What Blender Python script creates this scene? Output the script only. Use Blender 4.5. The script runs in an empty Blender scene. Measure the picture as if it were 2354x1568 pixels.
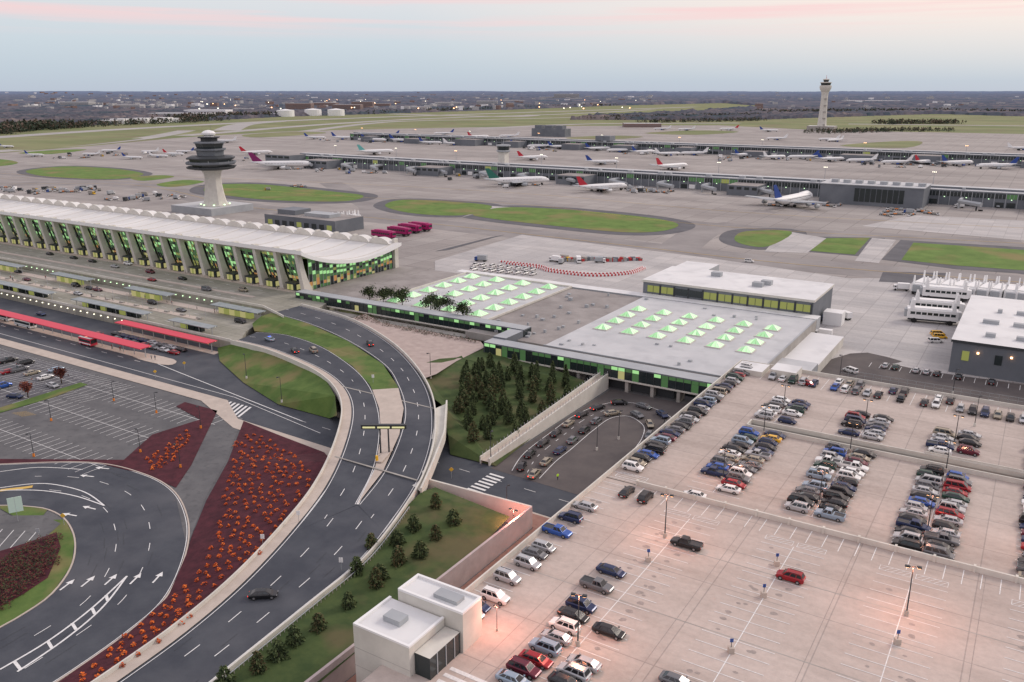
import bpy, bmesh, math, random
from mathutils import Vector, noise
from mathutils.geometry import tessellate_polygon
from mathutils.bvhtree import BVHTree
random.seed(7)
R=random.random
U=random.uniform
# ------------------------------------------------------------------ survey
H=85.0; F=1950.0; PITCH=math.atan(575/1950); YAW=math.radians(32.0)
cp,sp=math.cos(PITCH),math.sin(PITCH); cy,sy=math.cos(YAW),math.sin(YAW)
def ray(u,v):
    a=(u-1177)/F; b=(784-v)/F
    X=a; Y=cp+b*sp; Z=-sp+b*cp
    return Vector((X*cy-Y*sy, X*sy+Y*cy, Z))
def P(u,v,z=0.0):
    r=ray(u,v); t=(z-H)/r.z
    return Vector((r.x*t, r.y*t, z))
def PP(l): return [P(*q) for q in l]
CNT=[0]
def tick(s=.0011,m=37):
    CNT[0]+=1; return (CNT[0]%m)*s
# ------------------------------------------------------------------ materials
MATS={}
def M(name,c,rough=.85,c2=None,scale=.1,detail=5,metal=0,emit=None,es=0,c3=None,s3=1.0,f3=.35,spec=.3,stretch=None):
    if name in MATS: return MATS[name]
    m=bpy.data.materials.new(name); m.use_nodes=True; nt=m.node_tree; N=nt.nodes; L=nt.links
    b=N['Principled BSDF']; b.inputs['Roughness'].default_value=rough; b.inputs['Metallic'].default_value=metal
    b.inputs['Specular IOR Level'].default_value=spec
    b.inputs['Base Color'].default_value=(*c,1)
    if c2:
        g=N.new('ShaderNodeNewGeometry'); src=g.outputs['Position']
        if stretch:
            mp=N.new('ShaderNodeMapping'); mp.inputs['Scale'].default_value=stretch; L.new(src,mp.inputs[0]); src=mp.outputs[0]
        n=N.new('ShaderNodeTexNoise'); n.inputs['Scale'].default_value=scale; n.inputs['Detail'].default_value=detail
        n.inputs['Roughness'].default_value=.65
        L.new(src,n.inputs['Vector'])
        r=N.new('ShaderNodeValToRGB'); r.color_ramp.elements[0].position=.36; r.color_ramp.elements[1].position=.64
        r.color_ramp.elements[0].color=(*c,1); r.color_ramp.elements[1].color=(*c2,1)
        L.new(n.outputs[0],r.inputs[0]); out=r.outputs[0]
        if c3:
            n2=N.new('ShaderNodeTexNoise'); n2.inputs['Scale'].default_value=s3; n2.inputs['Detail'].default_value=3
            L.new(g.outputs['Position'],n2.inputs['Vector'])
            r2=N.new('ShaderNodeValToRGB'); r2.color_ramp.elements[0].position=.5; r2.color_ramp.elements[1].position=.68
            r2.color_ramp.elements[0].color=(0,0,0,1); r2.color_ramp.elements[1].color=(f3,f3,f3,1)
            L.new(n2.outputs[0],r2.inputs[0])
            mx=N.new('ShaderNodeMix'); mx.data_type='RGBA'
            L.new(r2.outputs[0],mx.inputs[0]); L.new(out,mx.inputs[6]); mx.inputs[7].default_value=(*c3,1); out=mx.outputs[2]
        L.new(out,b.inputs['Base Color'])
    if emit:
        b.inputs['Emission Color'].default_value=(*emit,1); b.inputs['Emission Strength'].default_value=es
    MATS[name]=m; return m
def slab(name,c1,c2,mortar,w=7.6,h=7.6,ms=.06,stain=(.7,.7,.7),ss=.02,rough=.9):
    m=bpy.data.materials.new(name); m.use_nodes=True; nt=m.node_tree; N=nt.nodes; L=nt.links
    b=N['Principled BSDF']; b.inputs['Roughness'].default_value=rough; b.inputs['Specular IOR Level'].default_value=.2
    g=N.new('ShaderNodeNewGeometry'); br=N.new('ShaderNodeTexBrick'); br.offset=0; br.inputs['Scale'].default_value=1
    br.inputs['Brick Width'].default_value=w; br.inputs['Row Height'].default_value=h; br.inputs['Mortar Size'].default_value=ms
    br.inputs['Color1'].default_value=(*c1,1); br.inputs['Color2'].default_value=(*c2,1); br.inputs['Mortar'].default_value=(*mortar,1)
    L.new(g.outputs['Position'],br.inputs['Vector'])
    n=N.new('ShaderNodeTexNoise'); n.inputs['Scale'].default_value=ss; n.inputs['Detail'].default_value=8; n.inputs['Roughness'].default_value=.7
    mp=N.new('ShaderNodeMapping'); mp.inputs['Scale'].default_value=(.35,1.6,1); L.new(g.outputs['Position'],mp.inputs[0]); L.new(mp.outputs[0],n.inputs['Vector'])
    r=N.new('ShaderNodeValToRGB'); r.color_ramp.elements[0].position=.35; r.color_ramp.elements[1].position=.62
    r.color_ramp.elements[0].color=(*stain,1); r.color_ramp.elements[1].color=(1,1,1,1)
    L.new(n.outputs[0],r.inputs[0])
    n2=N.new('ShaderNodeTexNoise'); n2.inputs['Scale'].default_value=.9; n2.inputs['Detail'].default_value=6; n2.inputs['Roughness'].default_value=.8; L.new(g.outputs['Position'],n2.inputs['Vector'])
    r2=N.new('ShaderNodeValToRGB'); r2.color_ramp.elements[0].position=.3; r2.color_ramp.elements[1].position=.6; r2.color_ramp.elements[0].color=(.84,.84,.84,1); r2.color_ramp.elements[1].color=(1,1,1,1); L.new(n2.outputs[0],r2.inputs[0])
    mx=N.new('ShaderNodeMix'); mx.data_type='RGBA'; mx.blend_type='MULTIPLY'; mx.inputs[0].default_value=1
    L.new(br.outputs[0],mx.inputs[6]); L.new(r.outputs[0],mx.inputs[7])
    mx2=N.new('ShaderNodeMix'); mx2.data_type='RGBA'; mx2.blend_type='MULTIPLY'; mx2.inputs[0].default_value=1
    L.new(mx.outputs[2],mx2.inputs[6]); L.new(r2.outputs[0],mx2.inputs[7]); L.new(mx2.outputs[2],b.inputs['Base Color'])
    MATS[name]=m; return m
apron=slab('apron_concrete',(.36,.33,.31),(.42,.39,.365),(.27,.25,.24),15,15,.25,(.72,.72,.73),.012)
lightcon=slab('light_concrete',(.48,.46,.445),(.56,.535,.515),(.38,.36,.35),9,9,.12,(.76,.77,.79),.04)
deckcon=slab('garage_deck_concrete',(.52,.445,.40),(.56,.48,.43),(.40,.35,.32),18.3,12,.10,(.76,.75,.74),.06)
plazacon=slab('plaza_concrete',(.32,.31,.265),(.38,.365,.315),(.24,.23,.21),6,6,.12,(.70,.71,.67),.06)
taxi_m=M('taxiway_asphalt',(.22,.205,.20),.9,(.30,.28,.27),.03,8)
asph=M('asphalt',(.050,.056,.070),.85,(.076,.083,.097),.12,8,c3=(.12,.12,.13),s3=.03,f3=.5)
asph_old=M('worn_asphalt',(.105,.105,.110),.9,(.15,.15,.152),.15,8,c3=(.075,.075,.08),s3=.6,f3=.6)
asph_dk=M('shoulder_asphalt',(.095,.095,.105),.9,(.13,.13,.14),.1,6)
asph_brown=M('lot_asphalt',(.085,.075,.075),.9,(.12,.105,.10),.1,7)
grass=M('island_grass',(.09,.16,.03),.95,(.14,.225,.05),.09,9,c3=(.24,.18,.08),s3=.03,f3=.75)
grass2=M('lawn_grass',(.07,.125,.028),.95,(.11,.17,.042),.25,10,c3=(.22,.17,.08),s3=.09,f3=.75)
grass3=M('dark_lawn',(.040,.068,.022),.95,(.07,.10,.032),.3,10,c3=(.13,.105,.055),s3=.12,f3=.7)
field=M('airfield_grass',(.135,.170,.065),.95,(.23,.235,.115),.004,9,c3=(.18,.15,.09),s3=.012,f3=.7,stretch=(1,2,1))
mulch=M('mulch',(.050,.012,.019),.95,(.088,.021,.030),.5,10)
gravel=M('roof_gravel',(.235,.215,.205),.95,(.335,.31,.295),.10,10)
roofw=M('white_roof_membrane',(.66,.66,.66),.6,(.74,.74,.73),.05,8,c3=(.52,.52,.52),s3=.15,f3=.5)
roofg=M('grey_roof_membrane',(.47,.48,.49),.7,(.55,.555,.56),.08,8,c3=(.40,.41,.42),s3=.2,f3=.5)
troof=M('terminal_roof',(.60,.59,.57),.55,(.74,.73,.70),.05,8,stretch=(1,.25,1))
conc=M('cast_concrete',(.55,.53,.48),.85,(.64,.62,.56),.3,6)
conc_d=M('weathered_concrete',(.30,.285,.26),.9,(.40,.38,.35),.2,8)
conc_p=M('pale_sidewalk',(.44,.38,.33),.9,(.52,.45,.39),.3,6)
pinkwall=M('pink_concrete',(.42,.35,.34),.9,(.50,.42,.41),.4,6)
white=M('white_paint',(.80,.80,.79),.5)
mark=M('road_marking',(.80,.80,.78),.7,(.62,.62,.61),2.0,6)
mark_y=M('yellow_marking',(.60,.40,.10),.7)
darkm=M('dark_metal',(.045,.05,.055),.5)
greym=M('grey_cladding',(.13,.145,.165),.6,(.175,.19,.21),.05,4)
greyl=M('light_cladding',(.33,.35,.37),.6,(.40,.42,.43),.1,4)
glassd=M('dark_glass',(.02,.03,.032),.12,spec=.6)
glassg=M('lit_glass_dim',(.03,.05,.035),.2,emit=(.13,.30,.10),es=.34)
glassG=M('lit_glass_green',(.05,.1,.05),.3,emit=(.46,.90,.36),es=.75)
glassY=M('lit_glass_warm',(.1,.1,.05),.3,emit=(.72,.66,.28),es=.48)
glassO=M('lit_glass_amber',(.1,.06,.03),.3,emit=(.8,.38,.12),es=.45)
glassB=M('lit_glass_olive',(.06,.06,.03),.3,emit=(.42,.45,.12),es=.5)
lampG=M('green_lamp',(.5,.9,.5),.4,emit=(.70,1.0,.60),es=1.8)
lampO=M('amber_lamp',(.9,.6,.4),.4,emit=(1.0,.5,.22),es=6)
lampW=M('white_lamp',(.9,.9,.8),.4,emit=(1.0,.93,.7),es=3)
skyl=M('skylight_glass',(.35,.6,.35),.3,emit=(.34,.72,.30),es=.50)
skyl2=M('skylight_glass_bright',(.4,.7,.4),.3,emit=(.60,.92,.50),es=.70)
red=M('red_canopy',(.62,.05,.085),.5)
magenta=M('magenta_paint',(.36,.02,.13),.45)
redw=M('barrier_red',(.5,.05,.05),.6)
tyre=M('tyre',(.02,.02,.02),.8)
hub=M('hub',(.35,.35,.36),.4,metal=.6)
headl=M('headlight',(.7,.7,.7),.2)
taill=M('taillight',(.45,.02,.02),.3)
tail_on=M('lit_taillight',(.6,.02,.02),.3,emit=(1,.06,.04),es=3)
orange=M('orange_paint',(.70,.22,.03),.6)
yel=M('yellow_paint',(.75,.45,.03),.5)
leafD=M('needle_dark',(.026,.040,.020),.9)
leafM=M('needle_mid',(.052,.078,.032),.9)
leafL=M('needle_light',(.095,.125,.050),.9)
leafO=M('needle_olive',(.115,.095,.045),.9)
bark=M('bark',(.06,.045,.035),.95)
flowA=M('orange_flowers',(.55,.085,.013),.8)
flowB=M('orange_flowers_light',(.78,.20,.035),.8)
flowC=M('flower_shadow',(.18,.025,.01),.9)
shrR=M('red_shrub',(.12,.035,.03),.9)
shrG=M('olive_shrub',(.06,.075,.03),.9)
farm=M('distant_building',(.42,.42,.42),.8); farb=M('distant_brick',(.24,.17,.15),.8)
# ------------------------------------------------------------------ mesh builder
class MB:
    def __init__(s): s.v=[]; s.f=[]; s.m=[]; s.mats=[]
    def mi(s,m):
        if m not in s.mats: s.mats.append(m)
        return s.mats.index(m)
    def face(s,pts,m):
        n=len(s.v); s.v+= [tuple(p) for p in pts]; s.f.append(tuple(range(n,n+len(pts)))); s.m.append(s.mi(m))
    def box(s,x0,x1,y0,y1,z0,z1,m,top=None):
        if x0>x1:x0,x1=x1,x0
        if y0>y1:y0,y1=y1,y0
        c=[(x0,y0),(x1,y0),(x1,y1),(x0,y1)]
        s.prism(c,z0,z1,m,top)
    def prism(s,c,z0,z1,m,top=None):
        n=len(s.v); k=len(c)
        s.v+=[(p[0],p[1],z0) for p in c]+[(p[0],p[1],z1) for p in c]
        i=s.mi(m); j=s.mi(top or m)
        for a in range(k):
            b=(a+1)%k; s.f.append((n+a,n+b,n+k+b,n+k+a)); s.m.append(i)
        s.f.append(tuple(n+k+a for a in range(k))); s.m.append(j)
        s.f.append(tuple(n+a for a in reversed(range(k)))); s.m.append(i)
    def obox(s,c,ang,L,W,z0,z1,m,top=None):
        ca,sa=math.cos(ang),math.sin(ang)
        q=[(c[0]+ca*a*L/2-sa*b*W/2, c[1]+sa*a*L/2+ca*b*W/2) for a,b in((-1,-1),(1,-1),(1,1),(-1,1))]
        s.prism(q,z0,z1,m,top)
    def rings(s,rs,m,cap=True):
        n0=len(s.v); k=len(rs[0]); i=s.mi(m) 
        for r in rs: s.v+=[tuple(p) for p in r]
        for a in range(len(rs)-1):
            for b in range(k):
                c=(b+1)%k; s.f.append((n0+a*k+b,n0+a*k+c,n0+(a+1)*k+c,n0+(a+1)*k+b)); s.m.append(i)
        if cap:
            s.f.append(tuple(n0+b for b in reversed(range(k)))); s.m.append(i)
            e=n0+(len(rs)-1)*k; s.f.append(tuple(e+b for b in range(k))); s.m.append(i)
    def lathe(s,cx,cyy,prof,m,k=16):
        s.rings([[(cx+r*math.cos(2*math.pi*b/k),cyy+r*math.sin(2*math.pi*b/k),z) for b in range(k)] for r,z in prof],m)
    def cylbetween(s,a,b,r0,r1,m,k=8):
        a=Vector(a); b=Vector(b); d=(b-a).normalized(); u=d.orthogonal().normalized(); w=d.cross(u)
        s.rings([[a+(u*math.cos(t)+w*math.sin(t))*r0 for t in [2*math.pi*i/k for i in range(k)]],
                 [b+(u*math.cos(t)+w*math.sin(t))*r1 for t in [2*math.pi*i/k for i in range(k)]]],m)
    def mesh(s,name,smooth=False):
        me=bpy.data.meshes.new(name); me.from_pydata(s.v,[],s.f)
        for m in s.mats: me.materials.append(m)
        me.polygons.foreach_set('material_index',s.m)
        if smooth: me.polygons.foreach_set('use_smooth',[True]*len(s.f))
        me.update(); return me
    def obj(s,name,smooth=False):
        return inst(name,s.mesh(name,smooth))
def inst(name,me,loc=(0,0,0),rz=0,sc=1,parent=None):
    o=bpy.data.objects.new(name,me); bpy.context.collection.objects.link(o)
    o.location=loc; o.rotation_euler=(0,0,rz)
    o.scale=(sc,sc,sc) if not isinstance(sc,tuple) else sc
    if parent: o.parent=parent
    return o
TV=[];TF=[]
def terr(tris):
    for t in tris:
        n=len(TV); TV.extend([tuple(p) for p in t]); TF.append((n,n+1,n+2))
def catmull(p,n=6,closed=False):
    p=[Vector(q) for q in p]; out=[]; k=len(p)
    rng=range(k if closed else k-1)
    for i in rng:
        if closed: a,b,c,d=p[(i-1)%k],p[i],p[(i+1)%k],p[(i+2)%k]
        else: a=p[max(i-1,0)]; b=p[i]; c=p[i+1]; d=p[min(i+2,k-1)]
        for j in range(n):
            t=j/n; out.append(.5*((2*b)+(c-a)*t+(2*a-5*b+4*c-d)*t*t+(3*b-a-3*c+d)*t*t*t))
    if not closed: out.append(p[-1])
    return out
def resample(p,n):
    L=[0]
    for a,b in zip(p,p[1:]): L.append(L[-1]+(b-a).length)
    out=[];j=0
    for i in range(n):
        d=L[-1]*i/(n-1)
        while j<len(L)-2 and L[j+1]<d: j+=1
        s=(d-L[j])/max(1e-6,L[j+1]-L[j]); out.append(p[j].lerp(p[j+1],min(1,max(0,s))))
    return out
def length(p): return sum((b-a).length for a,b in zip(p,p[1:]))
def poly(name,pts,mat,dz=0,smooth=0,world=False,t=True):
    w=[Vector(q) for q in pts] if world else PP(pts)
    if smooth: w=catmull(w,smooth,True)
    w=[q+Vector((0,0,dz)) for q in w]
    tr=tessellate_polygon([[Vector((q.x,q.y,0)) for q in w]])
    me=bpy.data.meshes.new(name); fs=[]
    for a,b,c in tr:
        n=(w[b]-w[a]).cross(w[c]-w[a]).z
        fs.append((a,b,c) if n>0 else (a,c,b))
    me.from_pydata([tuple(q) for q in w],[],fs); me.materials.append(mat)
    if t: terr([(w[a],w[b],w[c]) for a,b,c in fs])
    return inst(name,me)
def strip(name,A,B,mat,dz=0,n=80,t=True):
    A=resample(A,n);B=resample(B,n); mb=MB(); d=Vector((0,0,dz))
    for i in range(n-1):
        q=[A[i]+d,B[i]+d,B[i+1]+d,A[i+1]+d]
        if (q[1]-q[0]).cross(q[2]-q[0]).z<0: q.reverse()
        mb.face(q,mat)
        if t: terr([(q[0],q[1],q[2]),(q[0],q[2],q[3])])
    return mb.obj(name)
def offset(p,d):
    out=[]
    for i in range(len(p)):
        a=p[max(i-1,0)]; b=p[min(i+1,len(p)-1)]; t=(b-a); t.z=0; t.normalize()
        out.append(p[i]+Vector((-t.y,t.x,0))*d)
    return out
def mix(A,B,f,n=80):
    A=resample(A,n);B=resample(B,n); return [a.lerp(b,f) for a,b in zip(A,B)]
LINES=MB()
def line(p,w=.15,dz=.05,dash=None,mat=None,mb=None):
    mb=mb or LINES; mat=mat or mark
    L=length(p); n=max(2,int(L/1.5)+1); q=resample(p,n); a=offset(q,w/2); b=offset(q,-w/2); d=Vector((0,0,dz+tick(.0003,29)))
    acc=0
    for i in range(n-1):
        s=(q[i+1]-q[i]).length; acc+=s
        if dash and (acc%(dash[0]+dash[1]))>dash[0]: continue
        mb.face([b[i]+d,b[i+1]+d,a[i+1]+d,a[i]+d],mat)
def wall(name,p,h,th,mat,z0=None,base=0.0,skip=None,mb=None):
    own=mb is None; mb=mb or MB(); q=resample(p,max(2,int(length(p)/2)+1)); a=offset(q,th/2); b=offset(q,-th/2)
    for i in range(len(q)-1):
        if skip and skip((q[i]+q[i+1])/2): lo=[q[i].z-1.2,q[i+1].z-1.2]
        elif z0 is not None: lo=[z0,z0]
        else: lo=[q[i].z+base,q[i+1].z+base]
        A0,A1,B0,B1=a[i],a[i+1],b[i],b[i+1]
        def s(p_,z): return (p_.x,p_.y,z)
        hi=[q[i].z+h,q[i+1].z+h]
        mb.face([s(A0,hi[0]),s(B0,hi[0]),s(B1,hi[1]),s(A1,hi[1])],mat)
        mb.face([s(A0,lo[0]),s(A0,hi[0]),s(A1,hi[1]),s(A1,lo[1])],mat)
        mb.face([s(B0,lo[0]),s(B1,lo[1]),s(B1,hi[1]),s(B0,hi[0])],mat)
    for e,k in ((0,0),(-1,0)):
        A0,B0=a[e],b[e]; l=z0 if z0 is not None else q[e].z+base
        mb.face([(A0.x,A0.y,l),(B0.x,B0.y,l),(B0.x,B0.y,q[e].z+h),(A0.x,A0.y,q[e].z+h)],mat)
    if own: return mb.obj(name)
def V(l): return [Vector(q) for q in l]
# ------------------------------------------------------------------ GROUND
S=45000
g=MB(); g.face([(-S,-S,-.05),(S,-S,-.05),(S,S,-.05),(-S,S,-.05)],field); g.obj('ground'); terr([((-S,-S,-.05),(S,-S,-.05),(S,S,-.05)),((-S,-S,-.05),(S,S,-.05),(-S,S,-.05))])
fm=bpy.data.materials.new('forest'); fm.use_nodes=True; nt=fm.node_tree; N=nt.nodes; L=nt.links; b=N['Principled BSDF']; b.inputs['Roughness'].default_value=1; b.inputs['Specular IOR Level'].default_value=0
gg=N.new('ShaderNodeNewGeometry'); n1=N.new('ShaderNodeTexNoise'); n1.inputs['Scale'].default_value=.0035; n1.inputs['Detail'].default_value=10; n1.inputs['Roughness'].default_value=.78; L.new(gg.outputs[0],n1.inputs['Vector'])
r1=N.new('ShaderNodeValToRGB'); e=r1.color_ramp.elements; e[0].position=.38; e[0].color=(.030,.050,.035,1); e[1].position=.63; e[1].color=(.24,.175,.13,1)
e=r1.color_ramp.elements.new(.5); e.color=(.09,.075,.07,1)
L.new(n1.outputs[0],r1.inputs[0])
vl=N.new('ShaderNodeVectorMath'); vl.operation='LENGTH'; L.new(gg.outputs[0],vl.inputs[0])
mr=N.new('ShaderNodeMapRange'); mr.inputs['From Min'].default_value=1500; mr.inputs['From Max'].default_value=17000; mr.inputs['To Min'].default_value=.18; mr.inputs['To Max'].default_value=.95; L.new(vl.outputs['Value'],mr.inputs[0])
mx=N.new('ShaderNodeMix'); mx.data_type='RGBA'; L.new(mr.outputs[0],mx.inputs[0]); L.new(r1.outputs[0],mx.inputs[6]); mx.inputs[7].default_value=(.17,.215,.31,1); L.new(mx.outputs[2],b.inputs['Base Color'])  # blue-grey haze painted into the forest base colour, stronger with distance
AF=PP([(-500,318),(0,296),(420,281),(640,269),(870,262),(1130,254),(1420,243),(1660,237),(1750,244),(1600,258),(1380,268),(1300,276),(1700,277),(1900,270),(2150,262),(2354,268),(2900,275),(3000,900),(-500,900)])
def inside(x,y,pg):
    c=False; j=len(pg)-1
    for i in range(len(pg)):
        a=pg[i];b_=pg[j]
        if (a.y>y)!=(b_.y>y) and x<(b_.x-a.x)*(y-a.y)/(b_.y-a.y)+a.x: c=not c
        j=i
    return c
na,nr=520,250; vs=[];fs=[]
for j in range(nr+1):
    r=1300*(34000/1300)**(j/nr)
    for i in range(na+1):
        a=math.radians(122-48+96*i/na); x=r*math.cos(a); y=r*math.sin(a)
        if inside(x,y,AF): z=-14
        else:
            k=noise.noise(Vector((x*.0011,y*.0011,3)))
            can=9+7*noise.noise(Vector((x*.03,y*.03,0)))+5*noise.noise(Vector((x*.11,y*.11,0)))+U(-2,2)
            if k>.22 : can=1.5
            hill=max(0,min(1,(r-5000)/12000))*(52+34*noise.noise(Vector((x*.00022,y*.00022,1)))+14*noise.noise(Vector((x*.0008,y*.0008,5))))
            z=can+hill
        vs.append((x,y,z))
for j in range(nr):
    for i in range(na):
        q=j*(na+1)+i; fs.append((q,q+1,q+na+2,q+na+1))
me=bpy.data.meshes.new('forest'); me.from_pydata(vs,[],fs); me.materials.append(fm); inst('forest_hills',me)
poly('apron',[(-600,380,0),(0,352,0),(180,338,0),(420,316,0),(640,303,0),(900,296,0),(1250,290,0),(1650,288,0),(1900,300,0),(2354,308,0),(3200,330,0),(3200,900,0),(1900,900,0),(1500,900,0),(1000,720,0),(700,640,0),(0,640,0),(-900,640,0)],apron,.0,t=False)
def taxi(pts,w,name='taxiway',mat=taxi_m,dz=.0,zz=0):
    c=catmull(PP([(u,v,0) for u,v in pts]),8); strip(name,offset(c,w/2),offset(c,-w/2),mat,dz+tick(.0015,9),60,t=False)
RWY=M('runway',(.32,.31,.30),.9,(.40,.385,.37),.01,5)
for pts,w in [([(-100,322),(300,296),(700,276),(1100,262),(1600,246)],60),([(420,312),(760,285),(1000,272),(1300,262),(1500,252)],45),
   ([(520,300),(560,286),(640,279)],60),([(700,302),(900,280),(1150,274),(1400,268)],35),([(-60,352),(160,335),(330,318),(430,300)],40),([(1100,296),(1350,285),(1700,283)],40),([(900,262),(1160,268),(1230,264)],60),([(1950,285),(2400,290)],40)]:
    taxi(pts,w,'runway',RWY,.02)
k=0
for pts in [[(0,338),(120,330),(240,322),(330,318),(200,333),(60,345)],[(40,352),(130,345),(200,344),(120,354)],[(-80,365),(0,366),(42,374),(0,382),(-80,380)],
  [(1300,317),(1400,312),(1480,315),(1370,322)],[(1930,335),(2050,325),(2120,326),(2080,340)],[(1480,306),(1600,300),(1700,303),(1600,310)],[(560,310),(680,303),(750,306),(600,316)],
  [(360,424),(420,414),(470,418),(400,430)],[(300,408),(370,403),(400,407),(330,416)]]:
    k+=1; poly('grass_field',[(u,v,0) for u,v in pts],field if pts[0][1]<345 else grass,.09+k*.002,4,t=False)
def grow(w,d):
    c=sum(w,Vector())/len(w); out=[]
    for i in range(len(w)):
        a=w[i-1];b_=w[(i+1)%len(w)]; t=(b_-a).normalized(); n=Vector((-t.y,t.x,0))
        if n.dot(w[i]-c)<0:n=-n
        out.append(w[i]+n*d)
    return out
isl=[([(60,393),(140,383),(220,385),(290,391),(330,401),(260,412),(110,406)],9,6),
 ([(470,440),(495,425),(600,424),(760,440),(835,450),(790,463),(640,461),(540,452)],12,6),
 ([(885,472),(925,460),(1040,464),(1130,474),(1085,493),(1000,495),(920,486)],9,6),
 ([(1088,492),(1160,477),(1300,482),(1480,499),(1558,515),(1525,531),(1430,534),(1270,519),(1130,503)],11,6),
 ([(1688,549),(1715,532),(1820,533),(1768,566),(1712,563)],9,5),
 ([(1862,577),(1900,548),(2000,547),(1965,586)],9,0),
 ([(2072,598),(2100,558),(2354,575),(2800,600),(2800,690),(2354,622),(2200,611)],10,0)]
for k,(pts,d,s) in enumerate(isl):
    w=PP([(u,v,0) for u,v in pts]); 
    if s: w=catmull(w,s,True)
    poly('taxiway_shoulder',grow(w,d),asph_dk,.05+k*.002,0,world=True,t=False)
    poly('grass_island',w,grass,.12+k*.002,0,world=True,t=False)
for pts,w in [([(-100,425),(300,425),(560,475),(900,505),(1400,560),(1800,605),(2354,650)],34),([(-50,395),(400,425),(850,455),(1200,470),(1650,520),(2354,560)],26),
   ([(840,505),(860,480),(820,455),(760,420)],22),([(1560,570),(1620,530),(1700,515)],24)]:
    taxi(pts,w,'taxiway',taxi_m,.015)
for pts in [[(-50,395),(400,425),(850,455),(1200,470),(1650,520),(2354,560)],[(-100,425),(300,425),(560,475),(900,505),(1400,560),(1800,605),(2354,650)],[(-50,412),(300,405),(700,418),(1200,445),(1700,488),(2354,525)]]:
    line(catmull(PP([(u,v,0) for u,v in pts]),8),.5,.16,mat=mark_y)
PAD=.075
for pts in [[(1090,492),(1060,500),(1130,474),(1200,478)],[(1757,579),(1800,530),(1900,548),(1855,582)],[(1965,600),(2005,547),(2060,552),(2020,605)],[(1980,520),(2100,495),(2600,520),(2600,575)],
  [(1000,600),(1200,540),(1620,592),(1950,640),(2060,640),(2354,660),(2500,900),(1830,820),(1500,760),(1000,680)]]:
    PAD+=.003; poly('concrete_pad',[(u,v,0) for u,v in pts],lightcon,PAD,t=False)
poly('asphalt_patch',[(2030,625,0),(2180,628,0),(2150,655,0),(2020,648,0)],asph_dk,.10,t=False)
poly('asphalt_patch',[(1030,575,0),(1160,540,0),(1130,545,0),(1000,578,0)],asph_dk,.102,t=False)
# ------------------------------------------------------------------ near ground sheets (z 0)
poly('paved_ground',[(-420,60,0),(-60,60,0),(-60,228,0),(-420,228,0)],asph_old,.0,world=True)
poly('arrivals_road',[(-470,150.5,0),(-190,150.5,0),(-176,142,0),(-60,138,0),(-60,152,0),(-120,156,0),(-176,158,0),(-215,171,0),(-232,190,0),(-470,190,0)],asph,.03,world=True)
line(V([(-470,154,0),(-190,153,0),(-150,146.5,0)]),.2,.08)
line(V([(-470,160,0),(-240,159.5,0)]),.18,.08,(3,6))
line(V([(-470,163,0),(-245,162.5,0),(-215,158,0),(-160,150,0)]),.3,.08)
line(V([(-160,150,0),(-60,146,0)]),.15,.08,(3,6))
poly('sidewalk',[(-470,146,0),(-196,146,0),(-172,137,0),(-60,133,0),(-60,138,0),(-176,142,0),(-190,150.3,0),(-470,150.3,0)],conc_p,.12,world=True)
poly('sidewalk',[(-215,171,0),(-176,158,0),(-122,156,0),(-122,158.5,0),(-178,161,0),(-210,176,0),(-222,190,0),(-232,190,0)],conc_p,.12,world=True)
poly('sidewalk',[(-258,165,0),(-246,161,0),(-232,162,0),(-236,167,0)],conc_p,.14,4,world=True)
poly('mulch_bed',[(425,925,0),(500,945,0),(440,1070,0),(405,1122,0),(330,1090,0),(210,1062,0),(0,1068,0),(-200,1080,0),(-200,1060,0),(0,1056,0),(285,1058,0),(350,1000,0),(460,965,0),(405,935,0)],mulch,.12)
poly('connector_road',[(497,945,0),(558,962,0),(520,1060,0),(470,1150,0),(430,1260,0),(400,1125,0),(440,1070,0)],asph_old,.06)
outer=catmull(PP([(-300,1085,0),(0,1068,0),(210,1064,0),(330,1090,0),(400,1130,0),(432,1195,0),(428,1270,0),(385,1370,0),(300,1450,0),(120,1575,0),(-100,1700,0)]),8)
inner=catmull(PP([(-300,1170,0),(0,1163,0),(60,1165,0),(110,1172,0),(150,1195,0),(172,1240,0),(165,1300,0),(120,1365,0),(50,1415,0),(-30,1460,0),(-200,1560,0)]),8)
strip('loop_road',outer,inner,asph,.04)
line(offset(outer,-.4),.15,.08); 
line(mix(outer,inner,.35)[20:],.15,.08,(3,6)); line(mix(outer,inner,.65)[20:],.15,.08,(3,6))
poly('grass_verge',[(0,1163,0),(60,1165,0),(110,1172,0),(100,1185,0),(40,1192,0),(0,1170,0)],grass2,.122)
poly('grass_verge',[(-250,1210,0),(150,1195,0),(172,1240,0),(165,1300,0),(120,1365,0),(50,1415,0),(-30,1460,0),(-200,1560,0),(-400,1500,0)],grass2,.12)
poly('paved_lot',[(-400,1190,0),(100,1186,0),(140,1205,0),(90,1250,0),(0,1285,0),(-400,1400,0)],asph_old,.15)
poly('shrub_ground',[(-200,1330,0),(60,1250,0),(130,1225,0),(140,1260,0),(110,1330,0),(50,1370,0),(-100,1450,0)],mulch,.17)
wall('kerb',inner,.16,.3,conc_p,base=0); wall('kerb',outer,.16,.3,conc_p,base=0)
for k in range(5): line(PP([(-20+k*26,1216+k*2,0),(-60+k*26,1262+k*2,0)]),.15,.16)
def arrow(u,v,ang,s=1,z=0,mb=None):
    c=P(u,v,z); ca,sa=math.cos(ang),math.sin(ang)
    def T(a,b_): return (c.x+(ca*a-sa*b_)*s,c.y+(sa*a+ca*b_)*s,z+.10)
    LINES.face([T(-1.6,-.15),T(.3,-.15),T(.3,.15),T(-1.6,.15)],mark)
    LINES.face([T(.3,-.6),T(1.6,0),T(.3,.6)],mark)
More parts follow.
